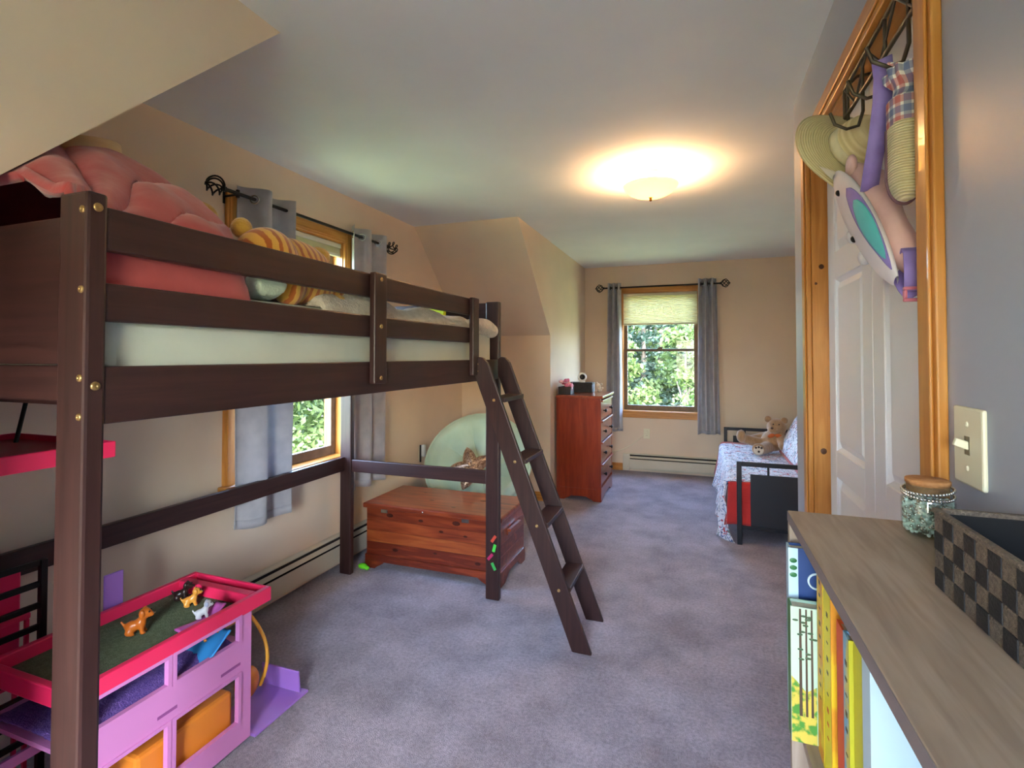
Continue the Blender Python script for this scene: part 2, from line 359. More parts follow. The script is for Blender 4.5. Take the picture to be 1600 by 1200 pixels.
curtain('grey grommet curtain at the near side of the window beside the bed', PL, 1.905, 2.215, 1.90, 2.215, 2.185, .49, 2.128, .085, 1.45, .046, -1.9, 1)
curtain('grey grommet curtain at the far side of the window beside the bed', PL, 2.73, 3.125, 2.76, 3.14, 2.185, .475, 2.128, .085, 2.2, .036, 2.2, 2)
curtain('grey curtain beside the dresser at the far window', PF, -.985, -.838, -1.015, -.826, 2.19, .465, 2.135, .085, 2.6, .034, .4, 3)
curtain('grey curtain beside the daybed at the far window', PF, .012, .20, -.008, .225, 2.195, .48, 2.135, .085, 2.8, .036, 1.0, 4)

# ---------------------------------------------------------------- baseboard heaters
def heater(label, P, u0, u1):
    t = thing('baseboard_heater', label, 'heater', P((u0 + u1) / 2, 0, 0))
    mb = MB(); wb(mb, P, u0, u1, .02, .205, 0, .006); wb(mb, P, u0, u1, .196, .205, .006, .045); mb.build('back_plate', M_heater, t, bev=.002)
    wb(MB(), P, u0, u1, .045, .145, .052, .058).build('front_cover', M_heater, t, bev=.002)
    wb(MB(), P, u0, u1, .04, .19, .006, .03).build('fin_core', M_slot, t)
    # louvre in the outlet slot
    a = [P(u0, .158, .056), P(u0, .178, .040), P(u0, .176, .038), P(u0, .156, .054)]
    e = Vector(P(u1, 0, 0)) - Vector(P(u0, 0, 0)); MB().prism(a, e).build('louvre', M_heater, t)
    for q0, q1 in ((u0 - .005, u0 + .07), (u1 - .07, u1 + .005)):
        mb = MB(); wb(mb, P, q0, q1, .015, .206, 0, .062); mb.build('end_cap', M_heater, t, bev=.004)
heater('cream baseboard heater along the wall under the bed window', PL, 1.30, 3.28)
heater('cream baseboard heater under the far window', PF, -.82, .95)

# ---------------------------------------------------------------- closet door, casing
dr = thing('door_1', None, None, (R, (DY0 + DY1) / 2, 0), kind='structure')
for a, b in ((DY0 - .072, DY0 + .006), (DY1 - .006, DY1 + .072)):
    mb = MB().box(R - .016, R, a, b, 0, DZ + .066); mb.box(R - .022, R - .016, a + .012, b - .022, 0, DZ + .056); mb.build('casing_board', M_pine, dr, bev=.003)
mb = MB().box(R - .016, R, DY0 + .006, DY1 - .006, DZ - .006, DZ + .066); mb.box(R - .022, R - .016, DY0 + .006, DY1 - .006, DZ + .012, DZ + .056); mb.build('casing_board', M_pine_h, dr, bev=.003)
for a, b in ((DY0, DY0 + .014), (DY1 - .014, DY1)): MB().box(R, R + .11, a, b, 0, DZ).build('jamb', M_pine, dr)
MB().box(R, R + .11, DY0 + .014, DY1 - .014, DZ - .014, DZ).build('jamb', M_pine_h, dr)
M_knot = mat('pine_knot', (70, 38, 18), .5, (96, 56, 26), 60)
for z, w in ((1.00, .011), (1.66, .009), (1.60, .005)):
    MB().ell((R + .03 if w > .006 else R + .012, DY1 - .0145, z), (w * .9, .0012, w), nu=12, nv=8).build('knot', M_knot, dr)
xd = R + .05
for a, b in ((DY0 + .018, 1.611), (1.615, DY1 - .018)):
    mb = MB(); st = .085; z0, z1 = .012, DZ - .02; rails = ((z0, .24), (.93, 1.02), (1.60, 1.69), (1.97, z1))
    mb.box(xd, xd + .035, a, a + st, z0, z1); mb.box(xd, xd + .035, b - st, b, z0, z1)
    for q0, q1 in rails: mb.box(xd, xd + .035, a + st, b - st, q0, q1)
    lf = mb.build('door_leaf', M_white, dr, bev=.002)
    for q0, q1 in ((.24, .93), (1.02, 1.60), (1.69, 1.97)):
        u0, u1 = a + st, b - st; mb = MB(); g = .035
        o_ = [(xd + .004, u0, q0), (xd + .004, u1, q0), (xd + .004, u1, q1), (xd + .004, u0, q1)]
        m_ = [(xd + .014, u0 + .012, q0 + .012), (xd + .014, u1 - .012, q0 + .012), (xd + .014, u1 - .012, q1 - .012), (xd + .014, u0 + .012, q1 - .012)]
        i_ = [(xd + .003, u0 + g, q0 + g), (xd + .003, u1 - g, q0 + g), (xd + .003, u1 - g, q1 - g), (xd + .003, u0 + g, q1 - g)]
        bk = [(xd + .03, u0, q0), (xd + .03, u1, q0), (xd + .03, u1, q1), (xd + .03, u0, q1)]
        fs = [(8, 9, 10, 11)[::-1], (12, 13, 14, 15)]
        for k in range(4):
            j = (k + 1) % 4; fs += [(k, 4 + k, 4 + j, j), (4 + k, 8 + k, 8 + j, 4 + j), (k, j, 12 + j, 12 + k)]
        mb.add(o_ + m_ + i_ + bk, fs); mb.build('panel', M_white, lf)

# light switch
t = thing('light_switch', 'ivory light switch plate on the wall beside the closet door', 'light switch', (R, .967, 1.20))
MB().box(R - .007, R, .922, 1.012, 1.143, 1.262).build('plate', M_ivory, t, bev=.004)
MB().obox((R - .013, .967, 1.206), (.022, .009, .012), Matrix.Rotation(.35, 3, 'Y')).build('toggle', M_ivory, t, bev=.002)
MB().box(R - .0075, R - .004, .959, .975, 1.190, 1.218).build('toggle_slot', mat('slot_dark', (120, 112, 90), .6), t)
for z in (1.170, 1.236): MB().ell((R - .0072, .967, z), (.002, .0045, .0045), nu=10, nv=6).build('screw', M_ivory, t)

# outlets
def outlet(label, P, u, v):
    t = thing('wall_outlet', label, 'outlet', P(u, v, 0)); wb(MB(), P, u - .036, u + .036, v - .058, v + .058, 0, .005).build('plate', M_ivory, t, bev=.003)
    for dv in (-.021, .021):
        f = wb(MB(), P, u - .016, u + .016, v + dv - .015, v + dv + .015, .005, .007).build('socket', M_ivory, t, bev=.004)
        for du in (-.006, .006): wb(MB(), P, u + du - .001, u + du + .001, v + dv - .004, v + dv + .006, .007, .0074).build('slot', M_slot, f)
outlet('ivory wall outlet with a plug under the far window', PF, -.56, .44)
t = thing('power_cord', 'thin white cord drooping from the outlet under the far window to the dresser', 'cord', PF(-.56, .45, .02))
wb(MB(), PF, -.574, -.546, .446, .474, .008, .035).build('plug', M_ivory, t, bev=.004)
pts = []
for i in range(21):
    q = i / 20; pts.append(PF(-.57 - .42 * q, .455 - .24 * (1 - (1 - q) ** 2) + .0 * q, .03 - .012 * q))
MB().tube(pts, .004, 6).build('cable', M_ivory, t)

# ceiling lamp
M_lampglass = mat('lamp_glass', (255, 240, 205), .35, trans=.36, emit=(255, 206, 138), estr=.05)
M_brass = mat('brass', (150, 112, 60), .35, metal=1)
lx, ly = -.25, 3.05
t = thing('ceiling_lamp', 'cream glass bowl ceiling lamp, lit, on the ceiling', 'ceiling lamp', (lx, ly, H))
MB().lathe([(0, H - .001), (.062, H - .001), (.066, H - .012), (.05, H - .024), (.02, H - .028), (0, H - .028)], (lx, ly, 0), 28).build('canopy', mat('lamp_white', (238, 230, 214), .4), t)
MB().tube([(lx, ly, H - .02), (lx, ly, H - .145)], .006, 10).build('stem', M_brass, t)
prof = [(.004, H - .142), (.05, H - .139), (.09, H - .129), (.125, H - .111), (.148, H - .088), (.156, H - .072), (.152, H - .072), (.144, H - .087), (.121, H - .106), (.088, H - .123), (.05, H - .133), (.004, H - .136)]
MB().lathe([(r_ * 1.0, z) for r_, z in prof], (lx, ly, 0), 40).build('glass_bowl', M_lampglass, t)
MB().lathe([(0, H - .165), (.006, H - .163), (.009, H - .155), (.006, H - .147), (.012, H - .143), (0, H - .14)], (lx, ly, 0), 14).build('finial', M_brass, t)
for dx, dy in ((-.075, -.03), (.075, .03)):
    b_ = MB().ell((lx + dx, ly + dy, H - .095), (.016, .016, .022), nu=14, nv=10).build('bulb', mat('bulb', (255, 236, 200), .4, emit=(255, 222, 170), estr=4), t)
    d = bpy.data.lights.new('bulb_light', 'POINT'); d.energy = 27; d.color = (1, .60, .28); d.shadow_soft_size = .03
    o = bpy.data.objects.new('bulb_light', d); col.objects.link(o); o.parent = t; o.location = (dx, dy, -.095)

# ---------------------------------------------------------------- loft bed
M_bed = wood('bed_espresso', (42, 22, 20), (60, 34, 31), (51, 28, 26), axis=1, scale=3, rough=.42, coat=.08, ratio=18)
M_bedv = wood('bed_espresso_upright', (42, 22, 20), (60, 34, 31), (51, 28, 26), axis=2, scale=3, rough=.42, coat=.08, ratio=18)
M_bedx = wood('bed_espresso_across', (42, 22, 20), (60, 34, 31), (51, 28, 26), axis=0, scale=3, rough=.42, coat=.08, ratio=18)
bed = thing('loft_bed', 'dark espresso wooden loft bed with guard rails', 'bed', (-1.54, 1.63, 0))
BX0, BX1, BY0, BY1 = -2.085, -1.03, .60, 2.665
for x0, x1 in ((BX1 - .08, BX1), (BX0, BX0 + .08)):
    for y0, y1 in ((BY0, BY0 + .036), (BY1 - .036, BY1)):
        MB().box(x0, x1, y0, y1, 0, 1.64).build('post', M_bedv, bed, bev=.006)
ya, yb_ = BY0 + .036, BY1 - .036
MB().box(BX1 - .03, BX1 - .004, ya, yb_, 1.213, 1.32).build('side_rail', M_bed, bed, bev=.003)
MB().box(BX1 - .026, BX1 - .004, ya, 2.26, 1.537, 1.618).build('guard_rail', M_bed, bed, bev=.004)
MB().box(BX1 - .026, BX1 - .004, ya, 2.26, 1.404, 1.476).build('guard_rail', M_bed, bed, bev=.004)
MB().box(BX0 + .004, BX0 + .03, ya, yb_, 1.213, 1.32).build('side_rail', M_bed, bed, bev=.003)
for z0, z1 in ((1.404, 1.476), (1.537, 1.618)): MB().box(BX0 + .004, BX0 + .026, ya, yb_, z0, z1).build('guard_rail', M_bed, bed, bev=.004)
MB().box(BX0 + .01, BX0 + .035, ya, yb_, .632, .716).build('lower_rail', M_bed, bed, bev=.004)
MB().box(BX0 + .08, BX1 - .08, BY1 - .03, BY1 - .008, .628, .703).build('lower_rail', M_bedx, bed, bev=.004)
for y0, y1 in ((1.448, 1.518), (2.245, 2.315)):
    MB().box(BX1 - .004, BX1 + .02, y0, y1, 1.245, 1.622).build('guard_support', M_bedv, bed, bev=.005)
for y0, y1 in ((BY0 + .007, BY0 + .03), (BY1 - .03, BY1 - .007)):
    MB().box(BX0 + .08, BX1 - .08, y0, y1, 1.255, 1.322).build('end_rail', M_bedx, bed, bev=.003)
MB().box(BX0 + .08, BX1 - .08, BY0 + .008, BY0 + .029, 1.324, 1.60).build('end_board', M_bedx, bed, bev=.003)
for z0, z1 in ((1.375, 1.45), (1.54, 1.635)): MB().box(BX0 + .08, BX1 - .08, BY1 - .03, BY1 - .008, z0, z1).build('end_board', M_bedx, bed, bev=.003)
for k in range(12):
    y = .74 + k * .16; MB().box(BX0 + .03, BX1 - .03, y - .035, y + .035, 1.235, 1.253).build('slat', M_bedx, bed)
bolt_m = MATS.get('bolt') or mat('bolt', (176, 146, 96), .35, metal=.9)
def bolt(c, d, r_=.0066, parent=bed):
    Rm = rot_to(d); MB().lathe([(r_ * 1.25, 0), (r_ * 1.2, .002), (r_ * .9, .003), (r_ * .35, .0035), (r_ * .3, .0015), (0, .0012)], c, 14, Rm).build('bolt', bolt_m, parent)
for y, z in ((BY0 + .018, 1.612), (BY0 + .018, 1.285)): bolt((BX1, y, z), (1, 0, 0))
for z in (1.605, 1.46, 1.30, 1.23): bolt((BX1 - .012, BY0, z), (0, -1, 0), .0055)
for z in (1.60, 1.44, 1.265): bolt((BX1 + .02, 1.483, z), (1, 0, 0), .006)
for z in (1.30, 1.265): bolt((BX1 + .02, 2.30, z), (1, 0, 0), .005)
stk = [((200, 70, 50), .335, .30, .6), ((70, 200, 70), .285, .305, .25), ((180, 40, 90), .235, .275, .7), ((60, 170, 80), .185, .30, -.5)]
for i, (c, z, dx, a) in enumerate(stk):
    xx = BX1 - .08 + (dx - .25) * .8 + .01
    MB().obox((xx, BY1 - .0375, z), (.016, .003, .042), Matrix.Rotation(a, 3, 'Y')).build('sticker', mat('sticker_%d' % i, c, .5), bed, label=('red', 'bright green', 'dark pink', 'green')[i] + ' sticker strip on the bed post')

# ladder
lad = thing('bed_ladder', 'dark wooden four-rung ladder leaning against the loft bed', 'ladder', (-.5, 2.47, 0))
la, lb = Vector((-.50, 0, 0)), Vector((-.985, 0, 1.30)); ld = (lb - la).normalized(); ln = Vector((ld.z, 0, -ld.x))
wv = .042 / abs(ld.z)
for y in (2.295, 2.60):
    hgt = 1.335; xt = la.x + ld.x / ld.z * hgt
    poly = [(la.x - wv, y, 0), (la.x + wv, y, 0), (xt + wv - .004, y, hgt - .03), (xt + wv - .03, y, hgt - .004), (xt - .0 - .012, y, hgt), (BX1 + .004, y, hgt - .012), (BX1 + .004, y, hgt - .095)]
    MB().prism(poly, (0, .022, 0)).build('ladder_rail', M_bedv, lad, bev=.004)
for k, z in enumerate((1.126, .838, .548, .267)):
    x = la.x + ld.x / ld.z * z
    MB().box(x - .045, x + .045, 2.317, 2.60, z - .011, z + .011).build('rung', M_bed, lad, bev=.003)
    bolt((x - .005, 2.295, z), (0, -1, 0), .006, lad)

# mattress, bedding
M_matt = mat('mattress_ticking', (200, 205, 190), .8, (190, 196, 182), 6, .15, 200, dist=.002)
single(MB().box(-2.03, -1.064, .645, 2.61, 1.255, 1.487), 'mattress', M_matt, 'pale grey-green mattress on the loft bed', 'mattress', bev=.03, org=(-1.54, 1.63, 1.255))
M_red = mat('comforter_red', (176, 72, 72), .85, (160, 60, 61), 5, .2, 40, dist=.006, sheen=.35)
def heap(s_, q):
    x = -1.985 + .927 * s_; ye = min(1.36, .985 + max(0, -1.1 - x) * 1.3); y = .615 + (ye - .615) * q
    yy = y - .90; prof = .375 * math.exp(-(yy / .33) ** 2) if yy > 0 else .375 * math.exp(-(yy / .55) ** 2)
    front = min(1, max(0, (-1.07 - x) / .50)); front = .26 * max(0, min(1, (-1.062 - x) / .03)) ** .5 + .74 * math.sin(front * math.pi / 2) ** .95
    back = min(1, (x + 2.01) / .16) ** .5 if x < -1.85 else 1
    endq = min(1, (1 - q) / .16) ** .6
    h = prof * front * back * endq + .075 * math.exp(-((x + 1.72) ** 2 + (y - 1.0) ** 2) / .02)
    an = math.atan2(y - .62, -1.05 - x)
    fold = abs(math.sin(7.5 * an + 1.2 * noise.noise(Vector((x * 4, y * 4, 1))))) ** .6 - .5
    h += (.034 * fold * (1 - .35 * q) + .012 * math.sin(30 * (y - .4 * x)) * (.3 + .7 * (1 - front)) + .014 * fbm((x, y, 0), 5)) * min(1, front * 2.2) * endq
    z = 1.487 + .014 + max(0, h) - .05 * max(0, min(1, (x + 1.078) / .018))
    if y < .64 and x < -1.11: z = max(z, 1.66)
    if x < CH + .02: z = min(z, y + 1.1 - .02)
    return (x, y, z)
def heapclosed():
    mb = MB(); n, m_ = 110, 90; mb.grid(heap, n, m_)
    return mb
single(heapclosed(), 'comforter', M_red, 'dusty red comforter heaped at the near end of the loft bed', 'comforter', solid=.02, org=(-1.54, 1.0, 1.49))
M_pale = mat('pale_wood', (222, 200, 158), .55, (212, 188, 142), 6, stretch=(1, 1, 12))
t = thing('round_wooden_box', 'pale round wooden box lying on the red comforter', 'wooden box', (-1.72, 1.0, 1.927))
Rb = Matrix.Rotation(.16, 3, 'X') @ Matrix.Rotation(.05, 3, 'Y')
MB().lathe([(0, 0), (.082, 0), (.084, .004), (.084, .028), (0, .028)], (-1.72, 1.0, 1.927), 36, Rb).build('box_base', M_pale, t)
MB().lathe([(.086, .018), (.087, .02), (.087, .052), (.083, .056), (0, .057)], (-1.72, 1.0, 1.927), 36, Rb).build('box_lid', M_pale, t)

# striped plush tiger lying on the bed
M_tig = banded('plush_stripes', (176, 92, 26), (222, 168, 70), 11, 'Y', 1.6, .3, .5, .95, .5, .0, 3)
M_tigy = mat('plush_yellow', (214, 172, 70), .95, (198, 150, 52), 30, .5, 160, sheen=.5)
M_mint = mat('plush_mint', (206, 222, 200), .95, (194, 212, 190), 20, .4, 160, sheen=.4)
t = thing('plush_tiger', 'orange striped plush tiger lying on the loft bed', 'soft toy', (-1.22, 1.26, 1.50))
mb = MB(); mb.ell((-1.23, 1.29, 1.612), (.10, .19, .105)); mb.ell((-1.20, 1.17, 1.62), (.095, .09, .10)); mb.ell((-1.135, 1.195, 1.545), (.045, .05, .062)); mb.ell((-1.16, 1.29, 1.565), (.06, .13, .07)); mb.ell((-1.15, 1.40, 1.55), (.04, .05, .05))
mb.build('body', M_tig, t, remesh=.009)
mb = MB(); mb.ell((-1.245, 1.125, 1.712), (.03, .028, .03)); mb.build('ear', M_tigy, t)
mb = MB(); mb.ell((-1.24, 1.44, 1.685), (.036, .045, .034)); mb.build('foot', M_tigy, t)
mb = MB(); mb.ell((-1.14, 1.40, 1.518), (.045, .04, .03)); mb.build('foot', M_tigy, t)
def puff(c, sx, sy, h, R3, name, m, label, cat, n=24, pinch=.8, **k):
    c = Vector(c); mb = MB()
    def fn(sg):
        def f(s_, q):
            u, v = s_ * 2 - 1, q * 2 - 1; e = (1 - u ** 4) * (1 - v ** 4); e = max(e, 0) ** .5
            shr = 1 - .08 * (u * u * v * v) * pinch; ed = 1 - .05 * (1 - abs(u)) * abs(v) ** 3
            return c + R3 @ Vector((u * sx / 2 * (1 - .06 * (1 - v * v) * abs(u) ** 3), v * sy / 2 * (1 - .06 * (1 - u * u) * abs(v) ** 3), sg * h / 2 * e + .004 * fbm((u * 2, v * 2, sg), 1.5) * e))
        return f
    mb.grid(fn(1), n, n); g = MB().grid(fn(-1), n, n); mb.add(g.v, [f[::-1] for f in g.f], True)
    return single(mb, name, m, label, cat, org=c, **k)
puff((-1.12, 1.085, 1.53), .08, .10, .065, Matrix.Rotation(-.25, 3, 'Y'), 'pillow', M_mint, 'small mint white pillow tucked under the plush tiger', 'pillow')
puff((-1.50, 1.27, 1.70), .22, .20, .10, Matrix.Rotation(.6, 3, 'X'), 'pillow', mat('pillow_cream', (214, 196, 172), .9, sheen=.3), 'cream pillow leaning behind the red comforter and plush tiger', 'pillow')
t = single(MB().ell((-1.62, 1.29, 1.825), (.06, .055, .05)), 'plush_ball', M_tigy, 'golden yellow plush toy peeking over the red comforter', 'soft toy', org=(-1.62, 1.29, 1.825))
# fluffy blanket
M_fluff = mat('fluffy_blanket', (214, 204, 186), .95, (196, 184, 164), 26, .9, 110, dist=.012, sheen=.5)
def blank(s_, q):
    y = 1.27 + .05 * q + (1.33 - .05 * q) * s_; x = -1.066 - .92 * q
    z = 1.498 + .028 + .022 * noise.noise(Vector((x * 4, y * 5, 2))) + .014 * math.sin(y * 17 + 3 * noise.noise(Vector((x * 2, y * 2, 5)))) + .008 * fbm((x, y, 1), 14)
    z += .035 * math.exp(-((y - 1.45) / .22) ** 2) * math.exp(-((x + 1.3) / .25) ** 2)
    fe = min(1, q / .06) ** .5; x += .008 * (1 - fe); z = 1.455 + (z - 1.455) * fe
    e = min(1, s_ / .04, (1 - s_) / .02)
    if z > 1.495: z = 1.495 + (z - 1.495) * max(e, 0) ** .5
    return (x, y, z)
bl = thing('blanket', 'fluffy beige blanket spread over the far half of the loft bed', 'blanket', (-1.5, 1.9, 1.50))
MB().grid(blank, 90, 50).build('spread', M_fluff, bl, solid=.018)
mb = MB(); mb.ell((-1.075, 2.50, 1.495), (.05, .135, .045)); mb.ell((-1.055, 2.57, 1.475), (.038, .07, .04)); mb.ell((-1.08, 2.40, 1.50), (.04, .1, .03)); mb.build('rolled_edge', M_fluff, bl, remesh=.01)
single(MB().obox((-1.42, 2.585, 1.578), (.16, .03, .12), Matrix.Rotation(-.05, 3, 'X')), 'picture_book', mat('lime', (196, 216, 40), .6), 'lime green book leaning on the far end of the loft bed', 'book', bev=.004, org=(-1.42, 2.585, 1.52))

# ---------------------------------------------------------------- cedar chest
M_ced = [wood('cedar_%d' % i, a, b, c, axis=0, scale=3.5, rough=.3, coat=.35, ratio=9) for i, (a, b, c) in enumerate((
    ((104, 40, 22), (156, 74, 38), (136, 58, 30)), ((84, 30, 18), (140, 62, 32), (116, 46, 25)), ((168, 92, 44), (120, 48, 26), (150, 70, 34)), ((110, 40, 22), (146, 62, 32), (98, 36, 20))))]
ch = thing('cedar_chest', 'reddish cedar blanket chest beyond the loft bed', 'chest', (-1.53, 3.0, 0))
cx0, cx1, cy0, cy1 = -1.99, -1.085, 2.775, 3.22
MB().box(cx0 + .012, cx1 - .012, cy0 + .012, cy1, .07, .372).build('carcass', M_ced[1], ch)
zs = [.085, .165, .235, .305, .374]
for i in range(4):
    MB().box(cx0, cx1, cy0, cy0 + .012, zs[i] + .0006, zs[i + 1] - .0006).build('plank', M_ced[(3, 2, 0, 1)[i]], ch, bev=.001)
    MB().box(cx1 - .012, cx1, cy0 + .0125, cy1, zs[i] + .0006, zs[i + 1] - .0006).build('plank', M_ced[(1, 3, 0, 0)[i]], ch, bev=.001)
MB().box(cx0 - .02, cx1 + .022, cy0 - .02, cy1 + .01, .376, .408).build('lid', M_ced[0], ch, bev=.009)
def scallop(x0, x1, h0, h1, n=10):
    """skirt outline with bracket feet: list of (u, z)"""
    w = x1 - x0; pts = [(x0, h1), (x0, 0), (x0 + .07, 0)]
    for k in range(n + 1):
        q = k / n; pts.append((x0 + .07 + .07 * q, h0 * (.5 - .5 * math.cos(math.pi * q)) + .006 * math.sin(2 * math.pi * q)))
    for k in range(n + 1):
        q = 1 - k / n; pts.append((x1 - .07 - .07 * q, h0 * (.5 - .5 * math.cos(math.pi * q)) + .006 * math.sin(2 * math.pi * q)))
    return pts + [(x1 - .07, 0), (x1, 0), (x1, h1)]
MB().prism([(u, cy0 - .008, z) for u, z in scallop(cx0 - .006, cx1 + .006, .045, .085)], (0, .018, 0)).build('skirt', M_ced[3], ch)
MB().prism([(cx1 + .008, u, z) for u, z in scallop(cy0 + .01, cy1, .045, .085)], (-.018, 0, 0)).build('skirt', M_ced[3], ch)
mb = MB().box(cx1, cx1 + .008, 2.90, 3.10, .262, .30); mb.box(cx1 + .006, cx1 + .024, 2.90, 3.10, .284, .30); mb.build('end_handle', M_ced[0], ch, bev=.004)
rk_ = random.Random(5)
M_kn = mat('cedar_knot', (52, 18, 12), .35, (74, 28, 16), 40)
for x, z, w in ((-1.82, .34, .026), (-1.60, .33, .018), (-1.36, .34, .028), (-1.30, .27, .014), (-1.46, .28, .016), (-1.78, .13, .022), (-1.50, .145, .014), (-1.22, .12, .02)): MB().ell((x, cy0 + .0004, z), (w, .0012, w * .5), nu=16, nv=8).build('knot', M_kn, ch)
for x, y, w in ((-1.62, 2.95, .02), (-1.30, 3.05, .026), (-1.75, 3.10, .016), (-1.42, 2.86, .018)): MB().ell((x, y, .4076), (w, w * .55, .0012), nu=16, nv=8).build('knot', M_kn, ch)
for x in (-1.86, -1.30): MB().box(x - .024, x + .024, cy0 - .0035, cy0, .352, .376).build('latch_plate', M_steel, ch, bev=.001)
MB().ell((-1.575, cy0 - .021, .39), (.006, .004, .006), nu=10, nv=6).build('lock_button', M_steel, ch)

# ---------------------------------------------------------------- saucer chair and sequin pillow
M_chair = mat('chair_mint', (186, 212, 194), .8, (174, 202, 184), 5, .25, 30, dist=.008, sheen=.5)
sc = thing('saucer_chair', 'mint green padded saucer chair behind the cedar chest', 'chair', (-1.72, 3.78, 0))
nrm = Vector((.16, -.80, .62)).normalized(); Rs = nrm.to_track_quat('Z', 'Y').to_matrix(); cc = Vector((-1.675, 3.86, .43))
def dish(s_, q):
    an = s_ * 2 * math.pi; r_ = q * .415
    d = .12 * (q ** 2.4); tuft = .040 * abs(math.cos(4 * an + .3)) ** .5 * math.sin(math.pi * min(1, q * 1.05)) * (q > .12)
    rim = .03 * math.exp(-((q - .9) / .07) ** 2)
    return cc + Rs @ Vector((r_ * math.cos(an), r_ * math.sin(an), d + tuft + rim + .006 * fbm((math.cos(an) * q * 2, math.sin(an) * q * 2, 4), 2)))
MB().grid(dish, 96, 26).build('cushion', M_chair, sc, solid=.035)
mb = MB(); ring = [cc + Rs @ Vector((.425 * math.cos(2 * math.pi * k / 40), .425 * math.sin(2 * math.pi * k / 40), .118)) for k in range(40)]; mb.tube(ring, .013, 8, True); mb.build('rim_tube', M_chair, sc)
M_frame = mat('dark_frame', (34, 34, 38), .4, metal=.5)
pa = lambda a, dz=.1: cc + Rs @ Vector((.415 * math.cos(a), .415 * math.sin(a), dz))
for a, b, nm in ((2.6, (-1.36, 4.02), 0), (.55, (-2.06, 4.02), 1), (-2.3, (-1.42, 3.50), 2), (-.85, (-2.0, 3.50), 3)):
    MB().tube([pa(a, .06), (b[0], b[1], .015)], .011, 8).build('leg', M_frame, sc)
def sequin():
    m, nt, b, N, Lk = nodes_of('sequins'); tc = N.new('ShaderNodeTexCoord'); v = N.new('ShaderNodeTexVoronoi'); v.inputs['Scale'].default_value = 110
    cr = N.new('ShaderNodeValToRGB'); cr.color_ramp.elements[0].color = lin((120, 78, 58)); cr.color_ramp.elements[1].color = lin((236, 206, 178))
    Lk.new(tc.outputs['Object'], v.inputs['Vector']); Lk.new(v.outputs['Color'], cr.inputs[0]); Lk.new(cr.outputs[0], b.inputs['Base Color'])
    nm = N.new('ShaderNodeBump'); nm.inputs['Strength'].default_value = .9; nm.inputs['Distance'].default_value = .008; Lk.new(v.outputs['Color'], nm.inputs['Height']); Lk.new(nm.outputs[0], b.inputs['Normal'])
    b.inputs['Metallic'].default_value = .85; b.inputs['Roughness'].default_value = .28; return m
M_seq = sequin()
stn = Vector((.25, -.86, .42)).normalized(); Rst = stn.to_track_quat('Z', 'Y').to_matrix() @ Matrix.Rotation(.28, 3, 'Z'); stc = Vector((-1.60, 3.525, .495))
sp = thing('star_pillow', 'copper sequin star-shaped pillow resting in the saucer chair', 'pillow', stc)
def star(sg):
    def f(s_, q):
        an = s_ * 2 * math.pi; k = abs(((an * 5 / (2 * math.pi)) % 1) - .5) * 2; R_ = .088 + .082 * k ** 1.15; r_ = R_ * q
        return stc + Rst @ Vector((r_ * math.sin(an), r_ * math.cos(an), sg * .045 * max(0, 1 - q ** 2.2) * (1 - .25 * k)))
    return f
MB().grid(star(1), 80, 12).build('front', M_seq, sp)
g = MB().grid(star(-1), 80, 12); g.f = [f[::-1] for f in g.f]; g.build('back', mat('star_back', (70, 50, 46), .8), sp)
# plug-in on the wall by the chair
t = thing('plug_in_freshener', 'white plug-in with a dark stem on the wall beside the saucer chair', 'plug', PL(3.77, .53, 0))
wb(MB(), PL, 3.735, 3.807, .47, .585, 0, .005).build('plate', M_ivory, t, bev=.003)
wb(MB(), PL, 3.765, 3.80, .50, .60, .006, .04).build('holder', mat('plug_white', (226, 226, 222), .4), t, bev=.01)
MB().tube([PL(3.752, .46, .012), PL(3.752, .60, .012)], .007, 8).build('stem', M_frame, t)
# lime toy near the heater
t = single(MB().ell((-1.99, 2.735, .018), (.035, .02, .018)).ell((-1.955, 2.728, .014), (.018, .014, .014)), 'floor_toy', mat('lime_toy', (110, 220, 40), .45), 'small lime green toy on the carpet beside the chest', 'toy', org=(-1.99, 2.735, 0), remesh=.005)

# ---------------------------------------------------------------- dresser
M_dr = wood('dresser_cherry', (118, 38, 14), (150, 58, 24), (136, 47, 18), axis=2, scale=3, rough=.32, coat=.4, ratio=10)
M_drh = wood('dresser_cherry_front', (128, 52, 30), (166, 84, 52), (146, 66, 40), axis=1, scale=3, rough=.28, coat=.5, ratio=10)
dz = thing('dresser', 'red-brown wooden four-drawer dresser against the far alcove wall', 'dresser', (-1.05, 5.02, 0))
d0, d1, e0, e1 = -1.258, -.838, 4.705, 5.34
for y in (e0, e1 - .02):
    MB().prism([(u, y, z) for u, z in scallop(d0, d1, .04, .945)], (0, .02, 0)).build('side_panel', M_dr, dz)
MB().box(d0, d1, e0 - .004, e0, .925, .945).build('side_moulding', M_dr, dz); MB().box(d0 + .03, d1 - .05, e0 - .004, e0, .10, .114).build('side_moulding', M_dr, dz)
MB().box(d0, d0 + .01, e0 + .02, e1 - .02, .06, .94).build('back_panel', M_dr, dz)
MB().box(d0 - .004, d1 + .02, e0 - .014, e1 + .014, .945, .97).build('top', M_drh, dz, bev=.006)
MB().prism([(d1 - .02, u, z) for u, z in scallop(e0 + .02, e1 - .02, .035, .125)], (.02, 0, 0)).build('skirt', M_drh, dz)
zz = [(.745, .925), (.548, .735), (.345, .538), (.145, .335)]
